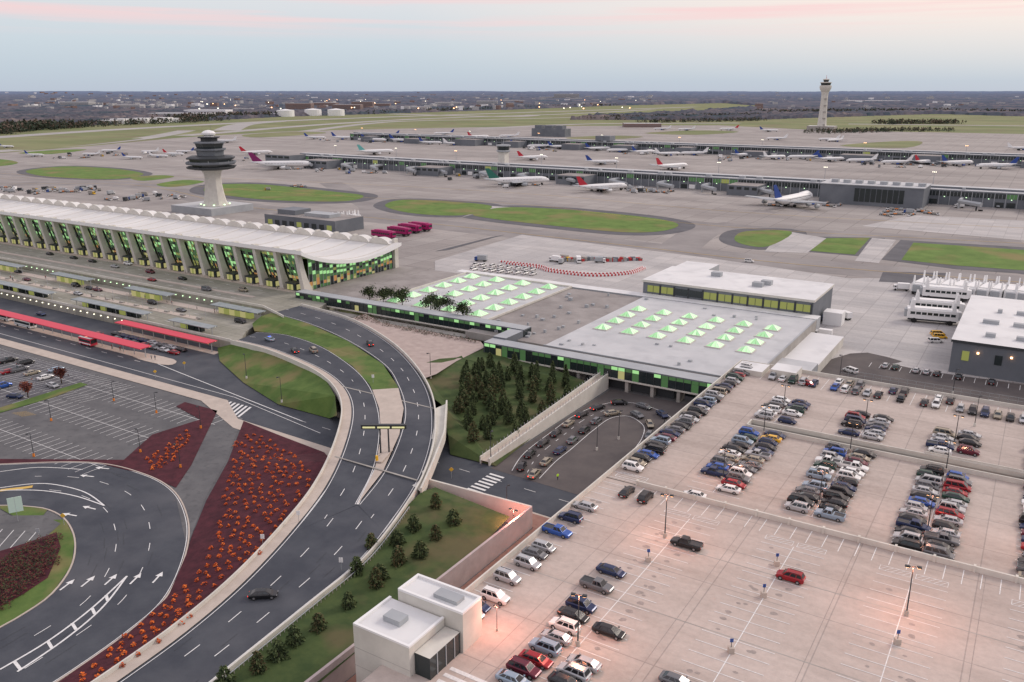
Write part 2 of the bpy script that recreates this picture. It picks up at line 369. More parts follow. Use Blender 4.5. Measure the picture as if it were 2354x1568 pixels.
for u,v,a in [(155,1345,108),(203,1337,110),(255,1333,112),(312,1331,114),(363,1328,116),(205,1168,190),(160,1184,195),(200,1095,200),(235,1077,200)]:
    arrow(u,v,math.radians(a),1.15)
ca_=PP([(0,1540,0),(110,1475,0),(210,1400,0),(292,1325,0)]); cb_=PP([(40,1545,0),(150,1470,0),(235,1398,0),(292,1325,0)])
line(catmull(ca_,6),.35,.08); line(catmull(cb_,6),.35,.08)
for t in (.1,.3,.48,.64,.78):
    a=mix(ca_,cb_,0,50)[int(t*49)]; b_=mix(ca_,cb_,1,50)[int(t*49)-3]; line([a,b_],.5,.085)
ca_=PP([(0,1122,0),(100,1112,0),(190,1130,0),(240,1163,0)]); cb_=PP([(0,1128,0),(90,1128,0),(170,1140,0),(240,1163,0)])
line(catmull(ca_,6),.3,.08); line(catmull(cb_,6),.3,.08); line(catmull(PP([(0,1085,0),(90,1075,0),(190,1080,0)]),6),.25,.08)
line(PP([(0,1128,0),(55,1122,0),(75,1119,0)]),1.2,.07,mat=mark_y)
# ramp road
L1=[(60,1720,2.2),(150,1650,2.5),(270,1568,3),(430,1452,3.5),(560,1340,4),(665,1228,4.8),(745,1125,5.5),(790,1030,6),(808,950,6),(795,900,6),(757,862,6),(700,832,5.5),(620,801,4.5),(545,783,3.2)]
R1=[(330,1720,2.2),(400,1650,2.5),(490,1568,3),(700,1398,3.5),(835,1285,4.2),(925,1170,5),(975,1080,6),(997,985,6),(985,900,6),(940,830,6),(880,778,6),(800,735,6),(690,703,6)]
LR=[(822,1160,5.2),(862,1080,5.8),(876,1000,6),(872,940,6),(850,885,6),(810,842,6),(740,797,5.5),(660,770,4.5),(590,764,3.2)]
RL=[(822,1160,5.2),(880,1085,5.8),(918,1000,6),(928,940,6),(912,885,6),(880,838,6),(800,785,6),(710,745,6),(625,720,6)]
Lc=catmull(PP(L1),10); Rc=catmull(PP(R1),10); LRc=catmull(PP(LR),10); RLc=catmull(PP(RL),10)
gore=P(822,1160,5.2)
Ll=catmull(PP(L1[:7]),10); Rl=catmull(PP(R1[:6]),10); strip('ramp_road',Ll,Rl,asph,0)
Lu=catmull(PP(L1),10)[50:]; Ru=catmull(PP(R1),10)[45:]
strip('ramp_road',Lu,[Vector(gore)]+LRc,asph,.012); strip('ramp_road',Ru,[Vector(gore)]+RLc,asph,.024)
med=[(822,1160,5.2),(862,1080,5.8),(876,1000,6),(872,940,6),(856,897,6),(916,893,6),(928,940,6),(918,1000,6),(880,1085,5.8)]
poly('median_pavement',med,conc_p,.14)
poly('grass_median',[(856,897,6),(850,885,6),(810,842,6),(740,797,5.5),(660,770,4.5),(585,762,3.2),(580,745,4),(600,728,5.8),(625,720,6),(710,745,6),(800,785,6),(880,838,6),(912,885,6),(916,893,6)],grass2,.13)
line(offset(Ll,-.5),.15,.05); line(offset(Rl,.5),.15,.05)
line(offset(Lu,-.5),.15,.05); line(offset(Ru,.5),.15,.05); line(offset(LRc,.5),.15,.06); line(offset(RLc,-.5),.15,.07)
line(mix(Ll,Rl,.34),.17,.05,(3,7)); line(mix(Ll,Rl,.67),.17,.05,(3,7))
line(mix(Lu,LRc,.5),.17,.06,(3,7)); line(mix(Ru,RLc,.5),.17,.07,(3,7))
line(PP([(822,1160,5.2),(850,1105,5.6),(872,1060,5.9)]),.5,.06)
for a,b_ in [((770,1050,6),(960,1105,6)),((770,885,6),(1000,940,6))]:
    line(PP([a,b_]),.5,.08,mat=conc_d)
gap=lambda p: 136<p.y<160
w=MB()
wall('x',offset(Lc,2.4),.8,.3,conc,z0=-.1,skip=gap,mb=w); wall('x',offset(Rc,-.5),.8,.35,conc,z0=-.1,skip=gap,mb=w)
w.obj('retaining_wall')
strip('ramp_sidewalk',offset(Lc,0),offset(Lc,2.3),conc_p,.14)
poly('bridge_sidewalk',[(975,1080,6),(997,985,6),(999,940,6),(1027,928,6),(1022,1000,6),(995,1070,6),(968,1132,5.6),(940,1110,5.6)],conc,.05)
wall('bridge_parapet',PP([(1027,928,6),(1022,1000,6),(995,1070,6),(968,1132,5.6)]),1.0,.4,conc,base=-1.6)
w=MB()
for y in (137,159):
    pts=[q for q in mix(Lu,LRc,.5)+mix(Ru,RLc,.5) if abs(q.y-y)<3]
    for q in pts[::3]: w.box(q.x-.6,q.x+.6,y-.5,y+.5,0,q.z-.2,conc_d)
if w.v: w.obj('bridge_pier')
poly('mulch_slope',[(560,968,.1),(640,1000,.2),(745,1040,1.0),(765,1062,5),(744,1120,5.2),(664,1224,4.6),(558,1336,3.8),(428,1448,3.3),(268,1564,2.8),(150,1650,2.3),(60,1720,2),(40,1640,.1),(118,1580,.1),(300,1452,.1),(386,1372,.1),(430,1270,.1),(440,1235,.1),(475,1150,.1),(525,1060,.1)],mulch,.05)
poly('grass_slope',[(500,800,.3),(540,790,3),(620,808,4.3),(700,842,5.2),(748,872,5.8),(770,910,5.8),(775,955,5),(757,962,.2),(640,930,.2),(560,880,.2),(505,830,.2)],grass2,.05)
poly('wooded_bank',[(960,840,5.7),(1010,825,5.6),(1050,822,5),(1125,795,4),(1366,884,2.5),(1345,908,.6),(1140,1072,.2),(1035,1045,.2),(1030,1000,3),(1015,930,5.2),(975,900,5.6)],grass3,.05)
poly('wooded_bank',[(968,1132,5.5),(1000,1120,4.5),(1172,1188,3.8),(1100,1262,3.8),(968,1372,3.8),(700,1600,3.6),(560,1720,3.2),(330,1722,2.2),(400,1652,2.5),(492,1570,3),(702,1400,3.5),(837,1287,4.2),(927,1172,5)],grass3,.03)
wall('retaining_wall',V([(-78.5,60,3.9),(-78.5,133,3.9)]),.9,.5,pinkwall,z0=0)
wall('retaining_wall',V([(-78.5,133,3.9),(-108,131,4.4)]),.9,.5,conc,z0=0)
BRK=M('brick_paving',(.28,.15,.12),.9,(.35,.20,.16),.5,6)
poly('brick_path',[(-78,60,0),(-69,60,0),(-69,133,0),(-78,133,0)],BRK,.1,world=True)
poly('brick_path',[(-112,133,0),(-69,133,0),(-69,138,0),(-112,138.5,0)],BRK,.13,world=True)
w=MB(); gr=resample(offset(Rl,-1.5),70)
for q in gr: w.box(q.x-.05,q.x+.05,q.y-.05,q.y+.05,q.z,q.z+.75,conc_d)
for a,b_ in zip(gr,gr[1:]): w.cylbetween(a+Vector((0,0,.68)),b_+Vector((0,0,.68)),.09,.09,greyl,4)
w.obj('guard_rail')
poly('taxi_lot',[(-101,152,0),(-60,150,0),(-60,217,0),(-101,217,0)],asph_brown,.06,world=True)
lane1=catmull(PP([(1195,1085,0),(1222,1045,0),(1285,995,0),(1330,962,0),(1378,940,0),(1430,930,0),(1490,942,0),(1532,968,0),(1520,1010,0)]),10)
lane2=catmull(PP([(1225,1098,0),(1262,1060,0),(1300,1030,0),(1350,988,0),(1395,958,0),(1450,953,0),(1492,978,0),(1490,1010,0),(1465,1045,0)]),10)
line(offset(lane2,-1.6),.18,.1); line(offset(lane1,1.9),.18,.1); line(offset(lane1,-1.8)[:45],.15,.1,(2,3))
w=MB(); wall('x',V([(-102,153,1),(-102,217,4)]),.9,.4,conc,z0=0,mb=w); wall('x',V([(-104.5,153,1),(-104.5,217,4)]),.9,.3,conc,z0=0,mb=w)
w.face([(-104.4,153,1),(-102.1,153,1),(-102.1,217,4),(-104.4,217,4)],conc_p)
for i in range(40):
    y=154+i*1.6; z=1+3*(y-153)/64
    w.box(-102.05,-101.95,y-.05,y+.05,z+.9,z+1.7,greyl); w.box(-104.55,-104.45,y-.05,y+.05,z+.9,z+1.7,greyl)
w.obj('pedestrian_ramp')
for i in range(7): line(V([(-99.5,140.5+i*1.5,0),(-95.5,140.3+i*1.5,0)]),.7,.1)
for i in range(7): line(V([(-177-i*1.6,143,0),(-180-i*1.6,150,0)]),.7,.1)
poly('gravel_bed',[(800,735,6),(880,778,6),(940,830,6),(975,870,6),(1003,860,5.8),(1050,830,5),(1115,798,4.5),(1105,785,5),(880,742,5.5),(840,722,6)],M('pale_gravel',(.36,.29,.265),.95,(.44,.365,.33),.4,8),.02)
# ------------------------------------------------------------------ PLAZA decks
w=MB()
w.prism([(-640,215),(-243,215),(-226,208),(-222,213),(-236,246),(-640,246)],-.1,6,plazacon)
w.prism([(-640,184),(-224,184),(-234,196),(-243,214.8),(-640,214.8)],-.1,3,plazacon)
w.obj('departures_deck')
terr([((-640,215,6),(-225,215,6),(-225,246,6)),((-640,215,6),(-225,246,6),(-640,246,6)),((-640,184,3),(-224,184,3),(-224,214.8,3)),((-640,184,3),(-224,214.8,3),(-640,214.8,3))])
w=MB()
wall('x',V([(-640,215.3,6),(-246,215.3,6),(-228,208.5,6)]),.9,.35,conc,mb=w); wall('x',V([(-640,184.3,3),(-228,184.3,3)]),.9,.35,conc,mb=w)
w.obj('parapet_wall')
w=MB()
for i in range(90):
    x=-640+i*4.4
    w.box(x-.16,x+.16,214.4,214.78,4.7,5.0,lampG); w.box(x-.14,x+.14,183.6,183.98,2.0,2.25,lampW)
w.obj('wall_lights')
for yy,z in ((221,6),(228,6),(235,6),(190,3),(203,3)):
    line(V([(-640,yy,z),(-262,yy,z)]),.2,.02,(3,7))
w=MB(); w.box(-640,-262,197,200,3,3.15,conc_p); w.box(-640,-246,239,246,6,6.15,conc_p); w.box(-640,-262,207,211,3,3.15,conc_p); w.box(-640,-262,224,226,6,6.14,conc_p); w.obj('kerb_island')
def canopy(x0,x1,y,z,wd,mat,h=3.2,glow=lampW,gs=.35):
    w=MB(); w.box(x0,x1,y-wd/2,y+wd/2,z+h,z+h+.25,mat)
    w.box(x0+.2,x1-.2,y-.25,y+.25,z+h-.3,z+h-.02,greyl)
    n=int((x1-x0)/6)
    for i in range(n+1):
        x=x0+.6+(x1-x0-1.2)*i/n; w.cylbetween((x,y,z),(x,y,z+h),.14,.14,greyl)
        w.box(x-gs,x+gs,y-wd/2+.5,y-wd/2+.7,z+h-.12,z+h-.04,glow); w.box(x-gs,x+gs,y+wd/2-.7,y+wd/2-.5,z+h-.12,z+h-.04,glow)
    return w
canm=M('canopy_metal',(.22,.26,.27),.5,(.30,.33,.34),.3,4)
for x0,x1 in ((-266,-240),(-320,-292),(-374,-346),(-428,-400),(-482,-454)):
    w=canopy(x0,x1,209,3,4.5,canm)
    for k in range(6): w.box(x0+3+k*3,x0+5.6+k*3,208.2,210,3.15,5.4,glassB if k%2 else glassY,greyl)
    w.obj('kerb_shelter')
for x0,x1 in ((-322,-276),(-384,-338),(-440,-398),(-262,-240)):
    w=canopy(x0,x1,186.8,3,4,canm,2.6)
    for k in range(int((x1-x0-10)/4)): w.box(x0+4+k*4,x0+7.4+k*4,187,188.5,3,5,glassB if k%3==0 else glassd,greyl)
    w.obj('kerb_shelter')
w=canopy(-420,-245,163.5,0,4.4,red,3.4,lampO); w.box(-420,-245,162,165,.02,.16,conc_p); w.obj('red_canopy')
w=canopy(-282,-231,179,0,4.2,red,3.6,lampO); w.box(-282,-229,177.6,180.4,.02,.16,conc_p); w.obj('red_canopy')
w=MB()
for i in range(40):
    x=-630+i*9.4; w.box(x,x+2.2,198,199,3.15,3.7,conc_d); w.cylbetween((x+5,198.5,3.15),(x+5,198.5,7.5),.07,.05,greyl,5)
w.obj('planter_row')
# ------------------------------------------------------------------ TERMINAL
XE=-252.0; BAY=12.2; NB=31
def rz(y):
    s=(y-238.5)/(301-238.5)
    return 23.0-5*s-24*s*(1-s)*(1-.15*s)*.95+ (1-min(1,s/.06))*0.3
w=MB(); XW=XE-NB*BAY
ys=[238.5+62.5*(i/24) for i in range(25)]
for i in range(24):
    y0,y1=ys[i],ys[i+1]; z0,z1=rz(y0),rz(y1)
    w.face([(XW,y0,z0),(XE+4,y0,z0),(XE+4,y1,z1),(XW,y1,z1)],troof)
    w.face([(XW,y0,z0-.9),(XW,y1,z1-.9),(XE+4,y1,z1-.9),(XE+4,y0,z0-.9)],conc)
    w.face([(XE+4,y0,z0-1.2),(XE+4,y1,z1-1.2),(XE+4,y1,z1+.3),(XE+4,y0,z0+.3)],white)
w.face([(XW,238.5,22.2),(XE+4,238.5,22.2),(XE+4,238.5,23.8),(XW,238.5,23.8)],white)
w.face([(XW,238.5,23.8),(XE+4,238.5,23.8),(XE+4,239.6,23.0),(XW,239.6,23.0)],white)
for i in range(NB+1):
    x=XE-i*BAY
    for k in range(24):
        y0,y1=ys[k],ys[k+1]
        w.face([(x-.2,y0,rz(y0)+.14),(x+.2,y0,rz(y0)+.14),(x+.2,y1,rz(y1)+.14),(x-.2,y1,rz(y1)+.14)],conc)
        w.face([(x-.2,y0,rz(y0)),(x-.2,y1,rz(y1)),(x-.2,y1,rz(y1)+.14),(x-.2,y0,rz(y0)+.14)],conc)
        w.face([(x+.2,y0,rz(y0)),(x+.2,y1,rz(y1)),(x+.2,y1,rz(y1)+.14),(x+.2,y0,rz(y0)+.14)],conc)
    # outward leaning flared pier
    prof=[(241.8,6),(246.6,6),(245.3,8.5),(243.8,12),(242.7,16),(241.9,20),(241.4,23.9),(238.9,23.9),(239.4,20),(240.1,16),(240.9,12),(241.5,8.5)]
    wb=lambda z: 1.15 if z<7 else (1.0 if z<13 else .85)
    a=[(x-wb(z),y,z) for y,z in prof]; b_=[(x+wb(z),y,z) for y,z in prof]
    n=len(prof)
    w.face(list(reversed(a)),conc); w.face(b_,conc)
    for k in range(n):
        w.face([a[k],a[(k+1)%n],b_[(k+1)%n],b_[k]],conc)
    w.box(x-.7,x+.7,300,302.5,0,19.6,conc)
    if i<NB:
        seg=8; arc=[(x-BAY*k/seg, 2.6*math.sin(math.pi*k/seg)**.7) for k in range(seg+1)]
        for k in range(seg):
            (xa,za),(xb,zb)=arc[k],arc[k+1]; zr=rz(299)
            w.face([(xa,297,zr+za),(xa,301.6,zr+za-.3),(xb,301.6,zr+zb-.3),(xb,297,zr+zb)],troof)
            w.face([(xa,297,zr-.3),(xa,297,zr+za),(xb,297,zr+zb),(xb,297,zr-.3)],conc)
        nx,nz=10,12
        for a_ in range(nx):
            for c in range(nz):
                def g_(ii,jj):
                    fx=ii/nx; fz=jj/nz; z=6+16.2*fz
                    y=247.0-4.6*fz-1.2*math.sin(math.pi*fx)*fz
                    return (x-.8-(BAY-1.6)*fx,y,z)
                r=R()
                if c<=1: m=glassO if r<.15 else (glassY if r<.35 else glassd)
                elif c<=3: m=glassY if r<.10 else (glassO if r<.16 else (glassB if r<.35 else glassd))
                elif c in(5,8,10): m=glassG if r<.42 else (glassg if r<.80 else glassB)
                else: m=glassG if r<.06 else (glassg if r<.48 else (glassB if r<.58 else glassd))
                w.face([g_(a_,c),g_(a_,c+1),g_(a_+1,c+1),g_(a_+1,c)],m)
        for a_ in range(0,nx+1,2):
            pa=g_(a_,0); pb=g_(a_,nz); w.cylbetween((pa[0],pa[1]-.1,pa[2]),(pb[0],pb[1]-.1,pb[2]),.09,.09,greyl,4)
        for c in (3,6,9):
            for a_ in range(nx):
                pa=g_(a_,c); pb=g_(a_+1,c); w.cylbetween((pa[0],pa[1]-.1,pa[2]),(pb[0],pb[1]-.1,pb[2]),.07,.07,darkm,4)
        xm=x-BAY*.5
        w.box(xm-2.5,xm+2.5,241.4,245.6,6.15,8.9,glassd,conc)
        w.box(xm-2.2,xm-1.3,241.2,241.38,6.4,8.6,glassY); w.box(xm-1.1,xm-.1,241.2,241.38,6.4,8.6,glassB); w.box(xm+.1,xm+1.1,241.2,241.38,6.4,8.6,glassY); w.box(xm+2.52,xm+2.6,242,244.8,6.5,8.6,glassY)
        w.box(xm-2.8,xm+2.8,240.9,245.6,8.92,9.3,darkm)
for k in range(26):
    y0=246+53*k/26; y1=246+53*(k+1)/26; za=rz(y0)-1.1
    nz=8
    for c in range(nz):
        z0=6+(za-6)*c/nz; z1=6+(za-6)*(c+1)/nz; r=R()
        m=glassY if (c<2 and r<.2) else glassO if (c in(1,2) and r<.35) else glassG if (c in(4,6) and r<.4) else glassg if r<.55 else (glassB if r<.65 else glassd)
        w.face([(XE-.4,y0,z0),(XE-.4,y1,z0),(XE-.4,y1,z1),(XE-.4,y0,z1)],m)
    w.box(XE-.4,XE-.2,y0-.08,y0+.08,6,za,greyl)
w.box(XW,XE-.6,248,300,-.1,6.1,conc_d)
w.box(XW,XE-.6,299.2,299.8,6.12,17,glassd)
w.obj('airport_terminal')
w=MB()
c=P(497,484,0)
w.box(c.x-22,c.x+22,c.y-22,c.y+16,0,5,greyl,roofg)
w.box(-640,c.x-30,318,332,0,6,conc_d,roofg); w.box(-640,c.x-30,340,346,0,4.5,greyl,roofw)
for i in range(30): w.box(-636+i*8,-631+i*8,317.7,317.95,2,4,glassB if i%3==0 else glassd)
for i in range(18): w.box(-630+i*13,-627+i*13,321,326,6,7.6,greyl)
w.obj('service_wing')
w=MB(); a=P(610,520,0); 
w.box(a.x,a.x+62,a.y,a.y+26,0,8,greym,gravel); w.box(a.x+6,a.x+22,a.y+6,a.y+20,8,11,greym); w.box(a.x+28,a.x+50,a.y+8,a.y+18,8,10,greyl)
for i in range(9): w.box(a.x+3+i*6.5,a.x+7+i*6.5,a.y-.15,a.y-.02,2,5,glassB if i%4==0 else glassd)
w.obj('service_building')
w=MB(); c=P(497,487,0); X,Y=c.x,c.y
def octo(prof,m,k=8): w.rings([[(X+r*math.cos(2*math.pi*(b+.5)/k),Y+r*math.sin(2*math.pi*(b+.5)/k),z) for b in range(k)] for r,z in prof],m)
octo([(11,4.9),(11,5.6),(9.2,5.7),(8.2,8),(7.0,14),(6.2,20),(5.9,25),(6.4,28),(7.8,30.5),(9,31)],conc)
octo([(12,30.6),(17,31.6),(18,32.4),(18,33.0),(14,33.1)],darkm); octo([(13.6,33.1),(13.6,34.6)],glassd); octo([(17.6,34.6),(18.2,35.3),(18.2,36.3),(16.5,36.6)],greym)
octo([(15.4,36.6),(15.4,38.3)],glassd); octo([(17.4,38.3),(17.6,39.2),(15,40.2),(10,40.6)],darkm)
octo([(9.5,40.6),(10,44),(11.5,44.4),(11.5,45.4),(9,45.6)],greym); octo([(9.2,45.6),(10.4,49.2)],glassd); octo([(11.2,49.2),(11.2,50),(8,50.4)],greym)
octo([(6,50.4),(6,52.5),(8,53),(8,53.6)],darkm); w.lathe(X,Y,[(3.4,53.6),(3.4,54.4)],white,12)
w.lathe(X,Y,[(3.6,54.4),(4.6,55.0),(4.8,56.2),(3.6,57.4),(1.6,58.0),(.3,58.2)],white,14)
for i in range(8):
    a=2*math.pi*i/8; w.cylbetween((X+18.6*math.cos(a),Y+18.6*math.sin(a),36.4),(X+18.6*math.cos(a),Y+18.6*math.sin(a),37.6),.12,.12,greyl,4)
    w.cylbetween((X+10*math.cos(a),Y+10*math.sin(a),5.7),(X+10*math.cos(a),Y+10*math.sin(a),6.3),.6,.6,lampG,6)
w.cylbetween((X+3,Y,53.6),(X+3,Y,62),.12,.05,greym,4)
w.obj('control_tower')
w=MB(); c=P(1888,299,0); X,Y=c.x,c.y
w.lathe(X,Y,[(11,0),(9.5,18),(8.4,40),(7.6,62),(7.4,76),(8.2,82),(11.5,88),(13,92),(13,96),(10.5,97)],conc,12)
w.lathe(X,Y,[(10,97),(11.5,102)],glassd,12); w.lathe(X,Y,[(12.6,102),(12.6,103.5),(8,104)],conc,12); w.lathe(X,Y,[(5,104),(6.4,108.5)],glassd,12); w.lathe(X,Y,[(7,108.5),(7,110),(2,111)],conc,12); w.cylbetween((X,Y,111),(X,Y,119),.5,.2,redw,5)
for k in range(5): w.box(X+2,X+8.6-k*.3,Y-9,Y-7.5,10+k*14,13+k*14,conc_d)
w.box(X-30,X+30,Y-12,Y+20,0,9,conc_d,roofw); w.obj('control_tower')
# ------------------------------------------------------------------ ARRIVALS BUILDING
w=MB()
w.box(-236,-216.2,246,306,-.1,6,conc_d,gravel); w.box(-251,-236.2,246.4,306,-.1,6,conc_d,gravel)
w.box(-216,-162.2,243,307,-.1,6.2,conc_d,roofg); w.box(-162,-130.2,229,306,-.1,6,conc_d,gravel)
w.box(-130,-63,227,306.8,-.1,6.3,conc_d,roofg); w.box(-216,-63,307.2,313,-.1,6.4,greyl,roofw)
w.box(-222,-206,307.2,312,6.42,6.5,greyl,roofw)
for x0,x1,y0,y1 in ((-216,-162.2,243,243.5),(-216,-162.2,306.5,307),(-216,-215.5,243.5,306.5),(-162.7,-162.2,243.5,306.5)):
    w.box(x0,x1,y0,y1,6.2,6.9,conc)
for x0,x1,y0,y1 in ((-130,-63,227,227.4),(-63.4,-63,227.4,306.8)):
    w.box(x0,x1,y0,y1,6.3,6.7,greyl)
for i in range(26):
    x=U(-160,-132); y=U(232,302); w.box(x,x+U(.5,1.6),y,y+U(.5,1.4),6.0,6.0+U(.4,1.2),greyl)
for i in range(14):
    x=U(-128,-66); y=random.choice([U(230,248),U(292,304)]); w.box(x,x+U(.5,1.4),y,y+U(.5,1.2),6.3,6.3+U(.3,.9),greyl)
w.box(-250,-146,229,233-.2,-.1,3.6,conc_d)
def pyr(cx,cyy,z,s=3.0,h=1.4):
    w.box(cx-s-.35,cx+s+.35,cyy-s-.35,cyy+s+.35,z,z+.35,conc)
    q=[(cx-s,cyy-s,z+.36),(cx+s,cyy-s,z+.36),(cx+s,cyy+s,z+.36),(cx-s,cyy+s,z+.36)]; ap=(cx,cyy,z+.36+h)
    for i in range(4):
        a,b_=Vector(q[i]),Vector(q[(i+1)%4]); apv=Vector(ap)
        for k in range(3):
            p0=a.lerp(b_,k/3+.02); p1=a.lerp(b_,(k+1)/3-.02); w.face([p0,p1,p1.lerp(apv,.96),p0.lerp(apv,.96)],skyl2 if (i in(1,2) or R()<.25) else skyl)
        w.cylbetween(a,apv,.12,.12,white,4)
for i in range(4):
    for j in range(6): pyr(-209+13*i,249+10.4*j,6.2,2.7,1.7)
for i in range(6):
    for j in range(4): pyr(-123+10*i,256+10*j,6.3,2.3,1.5)
w.obj('arrivals_hall')
w=MB()
def ribbon(x0,x1,y0,y1,z0,z1,front=True):
    w.box(x0,x1,y0,y1,z0,z0+.5,conc); w.box(x0,x1,y0,y1,z1-.4,z1,greym,greyl)
    n=int((x1-x0)/2.2)
    for i in range(n):
        a=x0+(x1-x0)*i/n; b_=x0+(x1-x0)*(i+1)/n
        r=R(); w.box(a+.08,b_-.08,y0+.15,y0+.2,z0+.5,z1-1.5,glassY if r<.04 else glassg if r<.35 else glassd)
        r=R(); w.box(a+.08,b_-.08,y0+.15,y0+.2,z1-1.45,z1-.4,glassG if r<.22 else (glassg if r<.75 else glassd))
        w.box(a-.08,a+.08,y0,y0+.25,z0+.5,z1-.4,darkm)
    w.box(x0,x1,y1-.2,y1,z0+.5,z1-.4,greym)
    w.box(x0,x0+.2,y0,y1,z0+.5,z1-.4,greym); w.box(x1-.2,x1,y0,y1,z0+.5,z1-.4,glassd)
ribbon(-247,-141,233,238,4.6,8.6); ribbon(-146,-69.5,216.5,222,3.4,7.8); w.box(-146,-141.1,222.1,232.9,3.4,8.3,greym,greyl)
for x in range(-144,-69,8): w.box(x-.5,x+.5,217,221,0,3.4,conc_d)
w.box(-146,-110,222.5,223,0,4,conc_d); w.box(-130,-70,223.5,226.9,0,3,glassd)
w.box(-110,-82,219,221,-.1,2.6,darkm)
w.obj('glazed_walkway')
w=MB(); w.box(-133,-66,313.2,345,-.1,11,greym,roofw); w.box(-133.4,-65.6,312.8,345.4,11,11.9,conc,roofw)
w.box(-133,-118,345.6,362,-.1,11.4,greyl,roofw); w.box(-117.8,-100,345.5,349,-.1,11,greyl,roofw)
for i in range(11):
    x=-131+i*5.9; w.box(x,x+5.0,312.95,313.18,7.2,9.8,glassB if R()<.85 else glassd)
    w.box(x+2.4,x+2.6,312.9,312.94,7.2,9.8,darkm)
    w.box(x+5.1,x+5.7,312.9,313.18,6.4,10.4,darkm)
for x,y in ((-90,325),(-88,330),(-110,335)): w.box(x-2,x+2,y-1.5,y+1.5,11.9,13.6,greyl)
w.box(-64.8,-58,326,332,0,5,white); w.obj('service_building')
w=MB(); w.box(-70,-52,236,262,-.1,4.2,greyl,roofg); w.box(-63,-52,262.3,300,-.1,3.4,conc,roofw); w.box(-68,-60,228,235.8,-.1,9.5,conc,roofw); w.box(-58,-51,229,235.8,-.1,10.5,conc,roofw); w.obj('stair_block')
w=MB(); a=P(2180,855,0); 
w.box(a.x,a.x+120,a.y,a.y+70,-.1,10,greym,roofw); w.box(a.x-.5,a.x+120,a.y-.5,a.y+70.5,10,10.8,darkm,roofw)
for i in range(8):
    x=a.x+3+i*9; w.box(x,x+2.0,a.y-.2,a.y-.02,4.5,7.5,glassB if i%3==0 else glassd); w.box(x+4,x+4.6,a.y-.6,a.y-.22,7.2,7.7,lampO)
    w.box(a.x-.2,a.x-.02,a.y+4+i*7,a.y+6+i*7,3,6.5,glassd)
for i in range(14): w.box(a.x+8+(i%5)*9+U(-2,2),a.x+11+(i%5)*9,a.y+8+(i//5)*18,a.y+10+(i//5)*18,10.8,12,greyl)
w.obj('maintenance_building'); RB=a
poly('asphalt_lot',[(-50,239,0),(a.x+90,239,0),(a.x+90,a.y-3,0),(a.x-8,a.y-3,0),(a.x-14,292,0),(-48,292,0)],asph_brown,.12,3,world=True)
for i in range(34): line(V([(-45+i*3,258,0),(-45+i*3,263,0)]),.15,.16)
for i in range(20): line(V([(-40+i*3,280,0),(-40+i*3,285,0)]),.15,.16)
w=MB()
for i in range(60): w.cylbetween((-46+i*2.4,266,0),(-46+i*2.4,266,2.2),.05,.05,greyl,4)
w.box(-46,96,265.98,266.02,2.1,2.2,greyl); w.box(-46,96,265.98,266.02,1.1,1.17,greyl); w.obj('perimeter_fence')
# ------------------------------------------------------------------ CONCOURSES
def concourse(x0,x1,y0,dep,h,step=7.6):
    w=MB(); w.box(x0,x1,y0,y0+dep,0,h,greym,roofg); w.box(x0,x1,y0-.6,y0+dep+.6,h,h+.7,greyl,roofg)
    w.box(x0,x1,y0+dep*.3,y0+dep*.7,h+.7,h+2.2,greym,roofg)
    n=int((x1-x0)/step)
    for i in range(n):
        x=x0+i*step; r=R()
        w.box(x+.4,x+step-.4,y0-.3,y0-.05,h-4.2,h-.8,glassd if r<.86 else (glassg if r<.97 else glassB))
        w.box(x+step*.33-.1,x+step*.33+.1,y0-.36,y0-.31,h-4.2,h-.8,greyl); w.box(x+step*.66-.1,x+step*.66+.1,y0-.36,y0-.31,h-4.2,h-.8,greyl)
        w.box(x-.25,x+.25,y0-.5,y0-.02,0,h-.1,greyl)
        if i%2==0: w.box(x+step*.5-.35,x+step*.5+.35,y0-.75,y0-.38,h-4.9,h-4.45,lampG)
        if R()<.4: w.box(x+1,x+step-1,y0-.25,y0-.05,.4,4,glassd if R()<.6 else white)
        if R()<.25: w.box(x,x+U(2,5),y0+2,y0+6,h+.7,h+2.6,greyl)
    return w
w=concourse(-770,60,742,26,11)
for u,v,lw,hh in [(630,383,40,13),(750,385,36,9),(996,402,30,8.5),(1315,424,30,8.5),(1711,448,26,8.5)]:
    a=P(u,v,0); w.box(a.x-lw/2,a.x+lw/2,715,741.4,0,hh,greym,gravel)
    for k in range(4): w.box(a.x-lw/2+2+k*lw/4,a.x-lw/2+lw/4-.5+k*lw/4,714.8,714.98,hh-3.4,hh-1.2,glassd)
a=P(1880,470,0); b_=P(2105,475,0); w.box(a.x-2,b_.x+6,702,741.3,0,15,greym,roofg); w.box(a.x-2.5,b_.x+6.5,701.5,741.4,15,15.6,greyl,roofg)
for k in range(9): w.box(a.x+24+k*4,a.x+27.4+k*4,701.7,701.98,3,13,glassd)
for k in range(8): w.box(a.x+4+k*9,a.x+9+k*9,712,718,15.6,18,greyl)
def jet(x,y,dx,dy):
    w.cylbetween((x,y,0),(x,y,5),.8,.8,greyl,6); e=(x+dx,y+dy); w.cylbetween((x,741,5.5),(x,y,5.5),1.5,1.5,greyl,6)
    w.cylbetween((x,y,5.5),(e[0],e[1],4.6),1.6,1.9,greyl,6); w.cylbetween((e[0]-dx*.2,e[1]-dy*.2,0),(e[0]-dx*.2,e[1]-dy*.2,4),.6,.6,darkm,6); w.box(e[0]-1.5,e[0]+1.5,e[1]-.4,e[1]+.4,.2,1.2,tyre)
for x in range(-730,30,48): jet(x+U(-6,6),722,U(14,24),U(-16,-8))
w.obj('concourse_building')
w=concourse(-1080,160,1178,30,11,9)
for i in range(12):
    x=-1040+i*100+U(-15,15); w.box(x,x+U(20,40),1150,1177,0,U(7,10),greym,gravel)
a=P(1488,331,0); w.box(a.x-12,a.x+12,1181,1200,13,20,greym)
